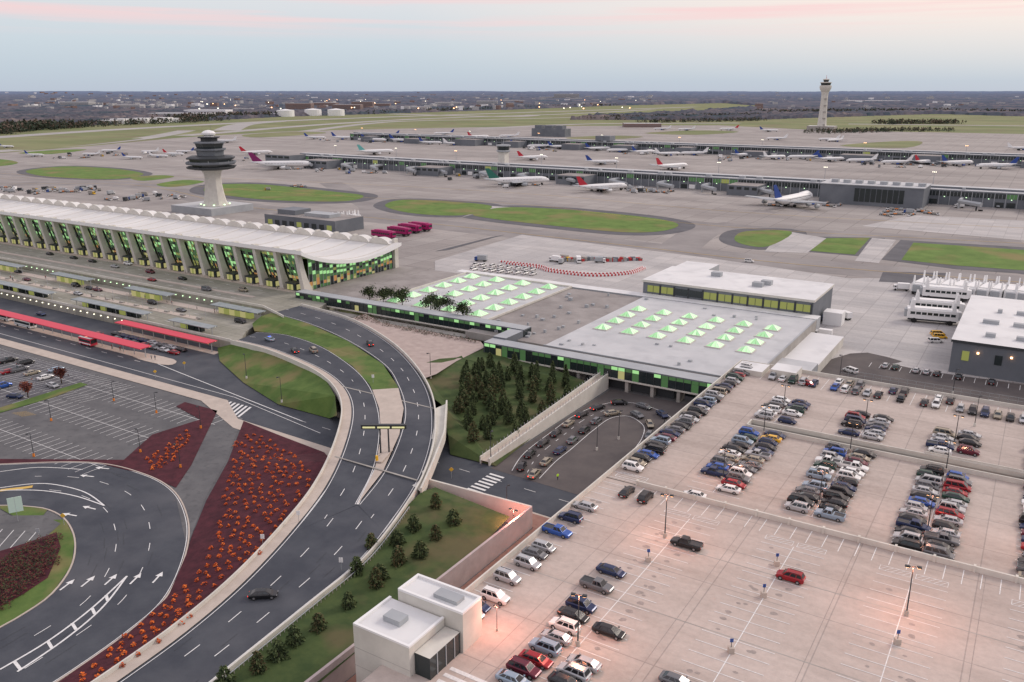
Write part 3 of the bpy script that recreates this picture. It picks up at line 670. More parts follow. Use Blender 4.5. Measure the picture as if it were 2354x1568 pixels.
w.obj('concourse_building')
def mast(x,y,h,m):
    w=MB(); w.cylbetween((x,y,0),(x,y,h),.35,.15,greyl,6); w.box(x-1.6,x+1.6,y-.3,y+.3,h-.2,h+.1,darkm)
    for k in(-1.2,0,1.2): w.box(x+k-.3,x+k+.3,y-.45,y-.32,h-.35,h+.15,m)
    w.obj('light_mast')
for x in range(-740,60,95): mast(x+U(-8,8),775,22,lampO if R()<.5 else lampW)
for x in range(-1050,150,120): mast(x+U(-8,8),1172,22,lampO if R()<.6 else lampW)
w=MB(); a=P(1222,313,0); w.box(a.x,a.x+74,a.y,a.y+24,0,15,greym); 
for i in range(3): w.box(a.x+5+i*23,a.x+20+i*23,a.y+4,a.y+20,15,21,greym)
w.obj('utility_building')
w=MB(); a=P(1230,392,0); X,Y=a.x,762; w.box(X-4,X+4,Y-4,Y+4,0,24,conc); w.lathe(X,Y,[(6.5,24),(7.5,25),(7.5,26)],greyl,10); w.lathe(X,Y,[(6,26),(7.1,30)],glassd,10); w.lathe(X,Y,[(7.6,30),(7.6,31.2)],greyl,10)
w.cylbetween((X,Y,31),(X,Y,39),.3,.1,greyl,4); w.obj('ramp_tower')
for u,v in ((657,268),(720,266),(773,266)):
    w=MB(); a=P(u,v,0); w.lathe(a.x,a.y,[(30,0),(30,21),(0.5,25)],white,20); w.obj('fuel_tank')
w=MB(); a=P(250,286,0); b_=P(425,280,0)
for k in range(7):
    p=a.lerp(b_,k/7); w.obox((p.x,p.y),math.radians(20),42,26,0,11+3*(k%2),white)
w.obj('warehouse')
def farbuild(u,v,wd,h,m,nm='office_building'):
    w=MB(); a=P(u,v,0); w.obox((a.x,a.y),math.radians(30),wd,wd*.5,0,h,m,roofg)
    nfl=max(2,int(h/5)); ang=math.radians(30)
    for k in range(nfl-1): w.obox((a.x,a.y),ang,wd*1.01,wd*.51,3+k*h/nfl,3.8+k*h/nfl,greym)
    w.obj(nm)
for q in [(690,256,110,34,farb),(800,257,120,30,farb),(835,252,100,36,farb),(880,248,80,22,farb),(745,248,140,26,farb),(1030,244,150,22,farm),(1120,244,120,30,farm),(1260,232,160,34,farm),(1302,232,220,60,farm),(420,268,200,12,farm),(600,268,110,10,farm),(960,252,120,14,farm),(560,257,80,14,farm),(1475,292,90,9,farb),(2010,238,400,20,farm),(1180,238,150,22,farm),(300,252,120,24,farm),(180,246,160,28,farm),(480,262,160,16,white)]: farbuild(*q)
w=MB()
for i in range(380):
    u=U(0,2354) if R()<.35 else U(50,1500); v=U(221,256); a=P(u,v,0)
    if inside(a.x,a.y,AF): continue
    s=U(8,22)*(a.length/4500)**.6; w.obox((a.x,a.y),U(0,3),s*1.9,s,0,13+U(2,8)+max(0,min(1,(a.length-5000)/12000))*52,farm if R()<.65 else (white if R()<.45 else farb))
w.obj('distant_town')
w=MB()
for i in range(60):
    u=U(450,1500); v=U(222,262); a=P(u,v,0); w.box(a.x-1.5,a.x+1.5,a.y-1.5,a.y+1.5,18,21,lampW if R()<.5 else lampO)
w.obj('distant_lights')
def clump(w,x,y,z,r,h,n,mats,cone=True):
    for i in range(n):
        f=R()**.8; zz=z+h*(.08+.92*f); rr=r*((1-f)**.75 if cone else math.sin(math.pi*min(1,.15+f*.85))**.6)*U(.45,1.05); a=U(0,6.283)
        c=Vector((x+rr*math.cos(a),y+rr*math.sin(a),zz)); s=r*U(.18,.36)
        d1=Vector((U(-1,1),U(-1,1),U(-.6,.6))).normalized()*s; d2=d1.cross(Vector((U(-1,1),U(-1,1),U(-1,1)))).normalized()*s
        w.face([c-d1,c-d2,c+d1*1.1,c+d2],mats[min(len(mats)-1,int((f*.5+R()*.7)*len(mats)))])
tfA=M('far_tree_dark',(.035,.055,.04),.95); tfB=M('far_tree_mid',(.065,.08,.055),.95); tfC=M('far_tree_bare',(.14,.105,.08),.95)
def treeline(ptsa,n,h,spread):
    w=MB(); c=resample(PP([(u,v,0) for u,v in ptsa]),60)
    for i in range(n):
        q=c[int(R()*59)]; ms=[tfA,tfB] if R()<.6 else [tfB,tfC]
        clump(w,q.x+U(-spread,spread),q.y+U(-spread,spread),-1,h*.4,h*U(.6,1.1),16,ms,R()<.5)
    w.obj('tree_line')
treeline([(-80,312),(0,302),(120,294)],520,20,60)
treeline([(-50,306),(200,290),(480,278)],520,15,60)
treeline([(400,277),(620,268)],250,20,50)
treeline([(1370,275),(1560,272),(1750,268)],560,14,60); treeline([(1480,282),(1660,279),(1760,277)],220,11,30)
treeline([(1880,306),(2010,302),(2160,300)],380,9,40); treeline([(2020,285),(2200,284)],200,13,30); treeline([(1760,262),(2100,258),(2400,262)],520,18,90)
treeline([(840,262),(1100,252),(1400,243)],400,15,60)
# ------------------------------------------------------------------ GARAGE
GZ=8.0
w=MB()
w.box(-69,70,40,146.8,-.1,GZ,conc_d,deckcon); w.box(-69,70,147.2,189,-.1,GZ,conc_d,deckcon)
w.box(-69,-52,189.02,238,-.1,GZ,conc_d,deckcon); w.box(-51.98,70,192.6,238,-.1,GZ,conc_d,deckcon); w.box(8,70,189.02,192.58,-.1,GZ,conc_d,deckcon)
w.box(-51.98,7.98,189.02,192.58,-.1,3,conc_d,asph_brown)
for x0,x1,y0,y1 in [(-69,-68.7,89.2,238),(-52,8,188.7,189),(-52,8,192.6,192.9),(-68.7,70,237.7,238),(-52.3,-52,189,192.6)]:
    w.box(x0,x1,y0,y1,GZ,GZ+1.05,conc)
w.box(-14,6,192.9,193.1,GZ+1.05,GZ+1.5,conc); w.box(-30,-14,190.8,192.5,3,4,BRK)
w.box(-12,4,192.3,192.58,4,7.2,M('amber_glow_panel',(.5,.2,.08),.7,emit=(1,.3,.06),es=.35))  # emissive panel stands in for the orange lamplight inside the ramp opening
w.box(-62,70,146.81,147.19,GZ-.3,GZ+1.0,conc)
for i in range(22): w.box(-62+i*6.1,-61.6+i*6.1,146.6,147.4,GZ-.1,GZ+1.15,conc)
w.obj('parking_garage'); terr([((-69,40,GZ),(70,40,GZ),(70,238,GZ)),((-69,40,GZ),(70,238,GZ),(-69,238,GZ))])
ROW=[-47.6,-28.4,-9.2,10.2,29.5]
for xr in ROW:
    for (y0,y1) in ((80,139),(152,186),(196,213)):
        line(V([(xr,y0,GZ),(xr,y1,GZ)]),.15,.02)
        y=y0
        while y<=y1: line(V([(xr-5.4,y,GZ),(xr+5.4,y,GZ)]),.14,.03); y+=2.75
y=90
while y<236: line(V([(-68.5,y,GZ),(-63,y,GZ)]),.14,.02); y+=2.75
x=-60
while x<60:
    line(V([(x,141.5,GZ),(x,146.5,GZ)]),.14,.02); line(V([(x,226,GZ),(x,231,GZ)]),.13,.02); line(V([(x,231.3,GZ),(x,236.5,GZ)]),.13,.02); x+=2.75
def hatch(x0,x1,y0,y1):
    line(V([(x0,y0,GZ),(x1,y0,GZ),(x1,y1,GZ),(x0,y1,GZ),(x0,y0,GZ)]),.12,.025)
    n=int((x1-x0)/.9)
    for i in range(n): line(V([(x0+.9*i,y0,GZ),(min(x1,x0+.9*i+1.2),y1,GZ)]),.1,.04)
for xr in ROW: hatch(xr-5.2,xr-.4,139.3,140.9); hatch(xr+.4,xr+5.2,139.3,140.9)
hatch(-67.5,-61,148.5,151); 
for i in range(12): line(V([(-60.4,64+i*1.5,GZ),(-53,64+i*1.5,GZ)]),.7,.03)
for yy in (108,128): line(V([(-69,yy,GZ),(70,yy,GZ)]),.18,.012,mat=conc_d)
# oil stains in the stalls and joint lines along the aisles
oil=M('oil_stain',(.27,.235,.215),.8,(.36,.31,.285),1.5,5)
for i in range(170):
    xr=random.choice(ROW[:4])+random.choice([-2.7,2.7]) if R()<.8 else -65.7; yy=81.3+2.75*int(U(0,21)); rr=U(.25,.6); cx_,cy_=xr+U(-1,1),yy+U(-.4,.4); n=9; zz=GZ+.008+i*.00004
    LINES.face([(cx_+rr*1.3*math.cos(6.283*k/n)*U(.7,1.1),cy_+rr*math.sin(6.283*k/n)*U(.7,1.1),zz) for k in range(n)],oil)
for xr in (-57.5,-38,-19,1): line(V([(xr,60,GZ),(xr,146,GZ)]),.10,.006,mat=oil)
w=MB() # stair tower
w.box(-72.5,-60.8,84.2,89,0,14.2,conc,roofw); w.box(-74,-63.9,76,84,0,12.6,conc,roofw)
for x0,x1,y0,y1,z in ((-72.5,-60.8,88.6,89,14.2),(-72.5,-60.8,84.2,84.6,14.2),(-72.5,-72.1,84.6,88.6,14.2),(-61.2,-60.8,84.6,88.6,14.2)): w.box(x0,x1,y0,y1,z,z+.35,white)
for x0,x1,y0,y1,z in ((-74,-63.9,76,76.4,12.6),(-74,-73.6,76.4,84,12.6),(-64.3,-63.9,76.4,84,12.6)): w.box(x0,x1,y0,y1,z,z+.3,white)
w.box(-63.8,-61.2,77,84,GZ,11.4,glassd,conc); w.box(-71,-68,79,81,12.6,13.5,greyl); w.box(-67,-62.8,85.6,87.5,14.2,14.8,greyl)
for y in (78.5,80.5,82.5): w.box(-61.2,-61.1,y,y+.15,GZ,11.4,greyl)
for z in (3,6,9): w.box(-74.03,-63.88,75.98,76.0,z,z+.06,conc_d); w.box(-74.03,-74.0,76,84,z,z+.06,conc_d)
w.obj('stair_tower')
# ------------------------------------------------------------------ CARS
CM={'white':(.74,.74,.72),'silver':(.44,.45,.46),'grey':(.15,.155,.165),'black':(.012,.012,.014),'navy':(.015,.03,.09),'blue':(.03,.10,.38),'red':(.30,.012,.02),'maroon':(.12,.012,.03),'gold':(.33,.29,.22),'green':(.02,.06,.045),'yellow':(.75,.42,.02),'lightblue':(.28,.36,.44)}
for k,c in CM.items(): M('car_'+k,c,.25,spec=.6,metal=.0 if k in('white','black','yellow') else .25)
carglass=M('car_glass',(.012,.014,.018),.08,spec=.8)
def vehicle(kind,paint,lit=False):
    w=MB()
    K={'sedan':(4.75,.89,.98,1.42,[(-1.95,-1.25),(.55,1.35)],.62),'suv':(4.7,.94,1.12,1.76,[(-2.2,-1.85),(.65,1.35)],.74),'hatch':(4.2,.86,1.0,1.5,[(-1.95,-1.55),(.6,1.4)],.68),
       'pickup':(5.6,.96,1.12,1.82,[(-.55,-.35),(.85,1.5)],.76),'van':(5.0,.96,1.1,1.80,[(-2.4,-2.15),(1.0,1.8)],.78)}[kind]
    Ln,hw,zb,zr,(rb,fb),rw=K; h=Ln/2
    hood=.80 if kind in('sedan','hatch') else (1.02 if kind!='van' else .95)
    st=[(-h,.86,.42,zb-.14),(-h+.12,.95,.30,zb-.03),(-h+.7,1,.26,zb),(0,1,.26,zb),(fb[1],1,.26,zb-.03),(h-.75,.98,.26,hood),(h-.18,.92,.3,hood-.12),(h,.82,.42,hood-.25)]
    rs=[]
    for x,f,b0,t in st:
        a=hw*f; rs.append([(x,-a*.92,b0),(x,-a,b0+.28),(x,-a,t-.14),(x,-a*.9,t),(x,a*.9,t),(x,a,t-.14),(x,a,b0+.28),(x,a*.92,b0)])
    w.rings(rs,paint)
    bx0,bx1=rb[0],fb[1]; tx0,tx1=rb[1],fb[0]; b=hw*.88; t=hw*rw/.86*.82
    B=[(bx0,-b,zb-.02),(bx1,-b,zb-.05),(bx1,b,zb-.05),(bx0,b,zb-.02)]; T=[(tx0,-t,zr-.04),(tx1,-t,zr-.04),(tx1,t,zr-.04),(tx0,t,zr-.04)]
    T2=[(tx0+.15,-t+.14,zr),(tx1-.15,-t+.14,zr),(tx1-.15,t-.14,zr),(tx0+.15,t-.14,zr)]
    w.rings([B,T,T2],paint)
    def pane(i,a0,a1,lo=.1,hi=.93,off=.012):
        p0,p1,q0,q1=Vector(B[i]),Vector(B[(i+1)%4]),Vector(T[i]),Vector(T[(i+1)%4])
        n=(p1-p0).cross(q0-p0).normalized()*off
        f=lambda s,r:(p0.lerp(p1,s)).lerp(q0.lerp(q1,s),r)+n
        w.face([f(a0,lo),f(a1,lo),f(a1,hi),f(a0,hi)],carglass)
    pane(1,.06,.94); pane(3,.06,.94)
    if kind=='pickup':
        pane(0,.06,.46); pane(0,.54,.92); pane(2,.08,.46); pane(2,.54,.94)
        w.box(-h+.2,-.75,-hw*.82,hw*.82,zb+.004,zb+.01,darkm)
        w.box(-h+.12,-.65,-hw*.95,-hw*.83,zb-.02,zb+.08,paint); w.box(-h+.12,-.65,hw*.83,hw*.95,zb-.02,zb+.08,paint); w.box(-h+.05,-h+.17,-hw*.9,hw*.9,zb-.1,zb+.085,paint)
    else:
        pane(0,.05,.30); pane(0,.34,.62); pane(0,.66,.92); pane(2,.08,.34); pane(2,.38,.66); pane(2,.70,.95)
    if kind in('suv','van'):
        w.box(tx0+.2,tx1-.3,-t+.05,-t+.11,zr,zr+.05,darkm); w.box(tx0+.2,tx1-.3,t-.11,t-.05,zr,zr+.05,darkm)
    wr=.34 if kind in('sedan','hatch') else .38
    for x in (-h*.60,h*.62):
        for s in(-1,1):
            w.cylbetween((x,s*(hw-.2),wr),(x,s*(hw+.02),wr),wr,wr,tyre,12); w.cylbetween((x,s*(hw+.0),wr),(x,s*(hw+.03),wr),wr*.6,wr*.55,hub,8)
    tl=tail_on if lit else taill
    for s in(-1,1):
        w.box(h-.22,h-.02,s*hw*.55,s*hw*.84,hood-.32,hood-.17,headl); w.box(-h-.02,-h+.12,s*hw*.55,s*hw*.86,zb-.36,zb-.17,tl)
        w.box(fb[1]-.35,fb[1]-.15,s*(hw),s*(hw+.18),zb-.02,zb+.12,paint)
    w.box(h-.06,h+.02,-hw*.5,hw*.5,.45,.62,darkm); w.box(-h-.03,-h+.02,-hw*.28,hw*.28,.5,.66,headl)
    return w.mesh(kind)
CACHE={}
def car(x,y,z,ang,kind=None,col=None,name='parked_car',lit=False):
    if kind is None: kind=random.choices(['sedan','suv','hatch','pickup','van'],[46,26,10,7,9])[0]
    if col is None: col=random.choices(list(CM),[14,20,14,23,9,3.5,4,4,5,3,.3,5])[0]
    k=(kind,col,lit)
    if k not in CACHE: CACHE[k]=vehicle(kind,MATS['car_'+col],lit)
    nm={'pickup':'pickup_truck','van':'minivan'}.get(kind,name) if name=='parked_car' else name
    return inst(nm,CACHE[k],(x,y,z),ang,(U(.96,1.05),U(.98,1.03),U(.97,1.04)))
PI=math.pi
def rowcars(xc,y0,y1,occ=.97,z=GZ,side=0):
    y=y0
    while y<=y1:
        if R()<occ: car(xc+U(-.4,.4),y+U(-.17,.17),z+.02,(0 if R()<.6 else PI)+U(-.035,.035))
        y+=2.75
rowcars(-65.7,153,233,.98)
for i,xr in enumerate(ROW[:4]):
    if i==0: rowcars(xr-2.7,160,187,.97); rowcars(xr+2.7,154,187,.97)
    elif i==3: rowcars(xr-2.7,148.5,235,.97); rowcars(xr+2.7,148.5,235)
    else: 
        y0,y1=(153.4,187) if i==1 else (149,185)
        rowcars(xr-2.7,y0,y1,.97); rowcars(xr+2.7,y0,y1,.97)
    if i<3: rowcars(xr-2.7,197.4,212,.75 if i!=0 else .95); rowcars(xr+2.7,197.4,212,.9)
x=-57
while x<40:
    if R()<.93: car(x,228.6+U(-.2,.2),GZ+.02,PI/2 if R()<.5 else -PI/2)
    if R()<.62 and x>-45: car(x,234+U(-.2,.2),GZ+.02,PI/2)
    x+=2.75
near=[(1345,1163,'sedan','silver',PI),(1312,1190,'suv','navy',PI),(1281,1221,'pickup','blue',0),(1250,1257,'hatch','silver',0),(1230,1272,'sedan','grey',0),(1213,1295,'suv','silver',0),(1166,1328,'suv','silver',0),
(1138,1372,'suv','white',0),(1095,1392,'sedan','navy',0),(1078,1411,'suv','silver',0),(1405,1312,'sedan','navy',0),(1372,1346,'pickup','grey',0),(1336,1392,'suv','navy',0),(1318,1414,'sedan','black',0),(1298,1439,'suv','white',PI),
(1279,1464,'sedan','silver',PI),(1253,1488,'suv','lightblue',PI),(1232,1516,'sedan','red',0),(1204,1538,'suv','maroon',0),(1400,1450,'sedan','black',0),(1342,1524,'sedan','silver',PI),(1319,1546,'suv','silver',PI),(1300,1568,'sedan','black',0),(1180,1562,'sedan','lightblue',0),
(1578,1250,'pickup','black',PI),(1817,1326,'suv','red',PI),(1441,1130,'sedan','black',PI/2),(1484,1143,'suv','black',PI/2),(1596,1138,'sedan','white',PI)]
for u,v,k,c,a in near:
    q=P(u,v,GZ+.6); car(q.x,q.y,GZ+.02,a+U(-.03,.03),k,c)
for u,v,k,c in [(1555,1566,'sedan','grey')]:
    q=P(u,v,GZ+.6); car(q.x,q.y,GZ+.02,0,k,c)
bvh=BVHTree.FromPolygons(TV,TF)
def Q(u,v,up=0):
    r=ray(u,v).normalized(); h,_,_,_=bvh.ray_cast(Vector((0,0,H)),r)
    return h if h else P(u,v,0)
def carpx(u,v,a,k=None,c=None,name='car',lit=False):
    q=Q(u,v+3); return car(q.x,q.y,q.z+.02,math.radians(a),k,c,name,lit)
def queue(lane,step,occ,start=0):
    n=int((length(lane)-start)/step)
    q=resample(lane,int(length(lane)*4))
    for i in range(n):
        if R()>occ: continue
        k=int((start+i*step)*4); 
        if k+4>=len(q): break
        d=q[k+4]-q[k]; car(q[k].x,q[k].y,.08,math.atan2(d.y,d.x)+U(-.05,.05),'sedan',random.choice(['black','grey','black','navy','gold']),'taxi',R()<.3)
queue(lane1,7.4,.92,2); queue(lane2,7.4,.92,1)
for i in range(9):
    for j in range(2):
        if R()<.85: car(-283+i*5.2+U(-.3,.3),171+j*3.4,.05,0 if R()<.8 else PI,'sedan',random.choice(['black','black','grey','silver','navy','red']),'taxi')
for u,v,a,k,c,l in [(606,1370,38,'sedan','black',True),(678,806,150,'sedan','black',True),(721,806,150,'suv','gold',False),(851,790,140,'sedan','black',True),(553,739,0,'van','black',False),
   (475,665,0,'van','grey',True),(351,696,0,'suv','black',True),(417,713,0,'sedan','grey',True),(460,748,-10,'sedan','white',False),(213,600,0,'sedan','black',True),(265,612,0,'sedan','silver',False),(346,625,0,'suv','maroon',True),(350,643,0,'sedan','red',True),
   (115,583,0,'sedan','black',True),(170,592,0,'sedan','black',True),(175,656,0,'suv','black',True),(205,662,0,'sedan','black',True),(225,666,0,'sedan','maroon',True),(180,675,0,'sedan','silver',True),(43,625,0,'sedan','black',True),(62,642,0,'sedan','maroon',True),
   (560,667,0,'suv','gold',False),(15,612,0,'sedan','silver',False),(95,722,0,'sedan','navy',True),(122,887,0,'sedan','silver',False),(35,912,20,'sedan','navy',False),(295,606,0,'suv','white',False),(420,640,0,'sedan','black',True),(130,628,0,'suv','silver',False)]:
    carpx(u,v,a,k,c,'car',l)
o=carpx(620,780,165,'sedan','lightblue','police_car')
mbp=MB(); mbp.box(-.15,.15,-.5,.5,1.42,1.55,M('blue_beacon',(.05,.1,.6),.3,emit=(.1,.2,1),es=1)); inst('light_bar',mbp.mesh('light_bar'),parent=o)
for i in range(22):
    if R()<.7: car(-43.5+i*3,260.5,.13,PI/2)
for i in range(14):
    if R()<.35: car(-38.5+i*3,282.5,.13,PI/2)
for u,v,k,c,a in [(1955,853,'van','white',150),(1853,882,'sedan','red',160),(2150,785,'van','white',30),(2155,768,'van','yellow',30),(2160,775,'van','yellow',20),(1722,600,'van','white',10)]:
    carpx(u,v,a,k,c,'minivan' if k=='van' else 'car')
for i in range(16): 
    q=P(1092+(i%8)*19+U(-4,4),612+(i//8)*10+(i%8)*1.5,0); car(q.x,q.y,.1,PI/2+U(-.1,.1),random.choice(['van','pickup']),'white')
def truckmesh(box,cab):
    w=MB(); w.box(-3.4,1.4,-1.2,1.2,1.0,3.4,box); w.rings([[(1.6,-1.15,.6),(1.6,1.15,.6),(1.6,1.15,2.6),(1.6,-1.15,2.6)],[(3.2,-1.1,.6),(3.2,1.1,.6),(2.9,1.05,2.5),(2.9,-1.05,2.5)]],cab)
    w.box(3.05,3.16,-.95,.95,1.5,2.2,carglass); w.box(1.9,2.7,-1.17,1.17,1.6,2.2,carglass); w.box(-3.4,3.0,-.9,.9,.55,.98,darkm)
    for x in(-2.3,2.2):
        for s in(-1,1): w.cylbetween((x,s*.85,.5),(x,s*1.2,.5),.5,.5,tyre,10)
    return w.mesh('truck')
tm=[truckmesh(white,white),truckmesh(greyl,white),truckmesh(darkm,greyl),truckmesh(greyl,MATS['car_blue']),truckmesh(conc_d,yel)]
def cartmesh():
    w=MB()
    for k in range(3):
        x=-4+k*3.2; w.box(x,x+2.6,-.8,.8,.6,.8,darkm); w.box(x+.1,x+2.5,-.7,.7,.8,1.9 if k!=1 else 1.3,[greyl,orange,conc_d][k])
        for xx in(x+.4,x+2.2):
            for s in(-1,1): w.cylbetween((xx,s*.6,.3),(xx,s*.85,.3),.3,.3,tyre,8)
    w.box(5.6,7.8,-.7,.7,.4,1.1,white); w.box(6,6.9,-.6,.6,1.1,1.8,glassd)
    for xx in(6,7.4):
        for s in(-1,1): w.cylbetween((xx,s*.6,.35),(xx,s*.8,.35),.35,.35,tyre,8)
    return w.mesh('baggage_train')
bt=cartmesh()
def trk(q,a=None):
    if a is None and R()<.4: inst('baggage_train',bt,(q.x,q.y,.05),U(0,6.28)); return
    inst('service_truck',random.choice(tm),(q.x,q.y,.05),a if a is not None else U(0,6.28),U(.75,1.05))
for cx,cv,n,su,sv in [(1190,428,9,40,5),(1500,438,14,60,6),(1400,434,6,50,5),(720,392,6,60,4),(830,395,7,60,5),(1080,410,6,60,5),(1850,470,10,80,6),(2080,490,10,60,8),(1960,462,9,60,5),(1560,352,22,150,5),(1850,366,28,200,6),(2120,380,20,150,6),(1300,345,14,100,4),(880,325,18,150,4),(250,360,20,160,7),(120,440,32,110,8),(330,455,18,90,8),(520,365,5,50,5),(640,430,3,60,8),(2250,470,10,70,8)]:
    for i in range(n): trk(P(cx+U(-su,su),cv+U(-sv,sv),0))
for i,(u,v) in enumerate([(1275,602),(1300,600),(1330,604),(1380,604),(1105,601),(1290,606),(1890,776),(1940,733),(1893,735),(2070,668),(1910,742)]): trk(P(u,v,0),U(0,6))
w=MB()
for i in range(60):
    a=P(1290+i*3.1+0,600+math.sin(i*.2)*1.5,0); w.obox((a.x,a.y),U(0,3),U(1.5,4),1.5,.05,U(1,2.4),random.choice([greym,conc_d,redw,greyl]))
w.obj('stored_equipment')
w=MB()
for pts in [[(1148,603),(1240,613),(1270,622),(1360,632),(1440,628),(1478,616)],[(1160,607),(1235,617),(1265,626),(1360,636),(1446,631),(1484,618)]]:
    c=resample(catmull(PP([(u,v,0) for u,v in pts]),8),100)
    for i in range(99):
        a,b_=c[i],c[i+1]; m=(a+b_)/2; d=b_-a; w.obox((m.x,m.y),math.atan2(d.y,d.x),d.length*.96,.7,.04,1.0,redw if i%2 else white)
w.obj('barrier_row')
def lounge(body,stripe,tall=True):
    w=MB(); w.box(-8,8,-2.4,2.4,1.6,4.9,body); w.box(-7.2,7.2,-2.5,-2.42,3.1,4.0,glassd); w.box(-7.2,7.2,2.42,2.5,3.1,4.0,glassd)
    for k in range(9): w.box(-7.3+k*1.8,-7.0+k*1.8,-2.54,-2.51,3.1,4.0,body)
    w.box(-8.8,-8.02,-1.6,1.6,1.8,4.4,greyl); w.box(8.02,8.9,-1.5,1.5,1.8,4.6,body); w.box(8.92,8.98,-1.3,1.3,3,4.2,glassd)
    w.box(-7.6,7.6,-1.7,1.7,.9,1.58,darkm); w.box(-6,6,-1.6,1.6,4.92,5.3,body)
    for x in(-5.6,5.6):
        for s in(-1,1): w.cylbetween((x,s*1.6,.9),(x,s*2.4,.9),.9,.9,tyre,12)
    if tall:
        for x in(-6.5,6.5):
            for s in(-1,1): w.rings([[(x-.7,s*1.9-.3,4.92),(x+.7,s*1.9-.3,4.92),(x+.7,s*1.9+.3,4.92),(x-.7,s*1.9+.3,4.92)],[(x-.3,s*1.9-.2,8),(x+.3,s*1.9-.2,8),(x+.3,s*1.9+.2,8),(x-.3,s*1.9+.2,8)]],body)
    return w.mesh('mobile_lounge')
lw_=lounge(white,None); lm=lounge(magenta,None,False)
for i in range(8):
    q=P(712+i*13,524-i*1.6,0); inst('mobile_lounge',lw_,(q.x,q.y,.05),math.radians(80))
for u,v in ((882,549),(918,541),(942,534),(966,530)): q=P(u,v,0); inst('mobile_lounge',lm,(q.x,q.y,.05),math.radians(-5))
for i in range(11): q=P(2120+i*29,672+i*2.5,0); inst('mobile_lounge',lw_,(q.x,q.y,.05),math.radians(85+U(-6,6)),1.05)
for u,v in ((2150,722),(2140,742),(2170,690)): q=P(u,v,0); inst('mobile_lounge',lw_,(q.x,q.y,.05),math.radians(10),1.1)
def bus(paint,stripe):
    w=MB(); w.rings([[(-5.5,-1.25,.5),(-5.5,1.25,.5),(-5.5,1.2,2.9),(-5.5,-1.2,2.9)],[(5.3,-1.25,.5),(5.3,1.25,.5),(5.0,1.2,2.9),(5.0,-1.2,2.9)]],paint)
    w.box(-5,4.8,-1.3,-1.26,1.5,2.4,glassd); w.box(-5,4.8,1.26,1.3,1.5,2.4,glassd); w.box(5.18,5.32,-1.1,1.1,1.3,2.5,glassd); w.box(-5.4,4.9,-1.1,1.1,2.9,3.05,white)
    w.box(-5.3,5.0,-1.3,-1.27,.8,1.2,stripe); 
    for x in(-3.4,3.4):
        for s in(-1,1): w.cylbetween((x,s*1.0,.5),(x,s*1.3,.5),.5,.5,tyre,10)
    return w.mesh('bus')
q=P(60,752,0); inst('bus',bus(white,greyl),(q.x,q.y,.05),0); q=P(204,794,0); inst('bus',bus(red,white),(q.x,q.y,.05),0,(.65,1,1)); q=P(8,735,0); inst('bus',bus(white,greyl),(q.x,q.y,.05),0)
# ------------------------------------------------------------------ AIRLINERS
def airliner(fin,belly,L=50,jumbo=False):
    w=MB(); r=L*.048 if not jumbo else L*.05; zc=r+L*.035; k=14
    st=[(-.5,.05,.9),(-.44,.25,.62),(-.34,.62,.28),(-.22,.95,.05),(-.1,1,0),(.3,1,0),(.38,.96,-.02),(.44,.78,-.08),(.475,.5,-.18),(.497,.16,-.3)]
    w.rings([[(x*L,f*r*math.cos(2*PI*i/k),zc+o*r+f*r*math.sin(2*PI*i/k)) for i in range(k)] for x,f,o in st],white)
    if jumbo: w.rings([[(x*L,f*r*.85*math.cos(2*PI*i/k),zc+r*.45+f*r*.8*math.sin(2*PI*i/k)) for i in range(k)] for x,f in((.12,.3),(.2,.85),(.36,.95),(.43,.5))],white)
    def wing(p,z0,z1,th,m):
        w.rings([[(p[0],p[4],z0-th/2),(p[1],p[4],z0-th/2),(p[1]-.1,p[4],z0+th/2),(p[0]+.3,p[4],z0+th/2)],[(p[2],p[5],z1-th/4),(p[3],p[5],z1-th/4),(p[3],p[5],z1+th/4),(p[2],p[5],z1+th/4)]],m)
    for s in(-1,1):
        wing((-.13*L,.09*L,-.25*L,-.19*L,s*r*.8,s*.47*L),zc-r*.55,zc+r*.25,L*.014,greyl)
        wing((-.48*L,-.37*L,-.51*L,-.46*L,s*r*.3,s*.18*L),zc+r*.4,zc+r*.65,L*.007,greyl)
        for ey,ex in (((.16,.035),) if not jumbo else ((.17,.03),(.31,-.07))):
            Y=s*ey*L; X=ex*L; Z=zc-r*1.05
            w.rings([[(X+a*L,Y+q*L*math.cos(2*PI*i/10),Z+q*L*math.sin(2*PI*i/10)) for i in range(10)] for a,q in((-.05,.012),(-.02,.023),(.025,.025),(.04,.021))],belly)
            w.box(X-.03*L,X+.02*L,Y-.15,Y+.15,Z+.3,Z+r*.9,greyl)
    w.rings([[(-.46*L,-.3,zc+r*.6),(-.30*L,-.3,zc+r*.85),(-.30*L,.3,zc+r*.85),(-.46*L,.3,zc+r*.6)],[(-.53*L,-.12,zc+r*.9+.145*L),(-.465*L,-.12,zc+r*.9+.145*L),(-.465*L,.12,zc+r*.9+.145*L),(-.53*L,.12,zc+r*.9+.145*L)]],fin)
    for s in(-1,1):
        for i in range(26): w.box(-.26*L+i*.024*L,-.26*L+i*.024*L+.009*L,s*r*.985,s*r*1.005,zc+r*.12,zc+r*.3,glassd)
    w.box(.445*L,.462*L,-r*.5,r*.5,zc+r*.35,zc+r*.52,glassd)
    for x,y in((.38*L,0),(-.06*L,.05*L),(-.06*L,-.05*L)): w.cylbetween((x,y,zc-r*.6),(x,y,.8),.3,.3,greyl,6); w.cylbetween((x,y-1,.9),(x,y+1,.9),.9,.9,tyre,8)
    return w.mesh('airliner',False)
finb=M('fin_blue',(.03,.07,.28),.4); finr=M('fin_red',(.5,.03,.05),.4); finp=M('fin_purple',(.22,.02,.12),.4); fing=M('fin_green',(.03,.16,.12),.4); fint=M('fin_teal',(.15,.45,.42),.4)
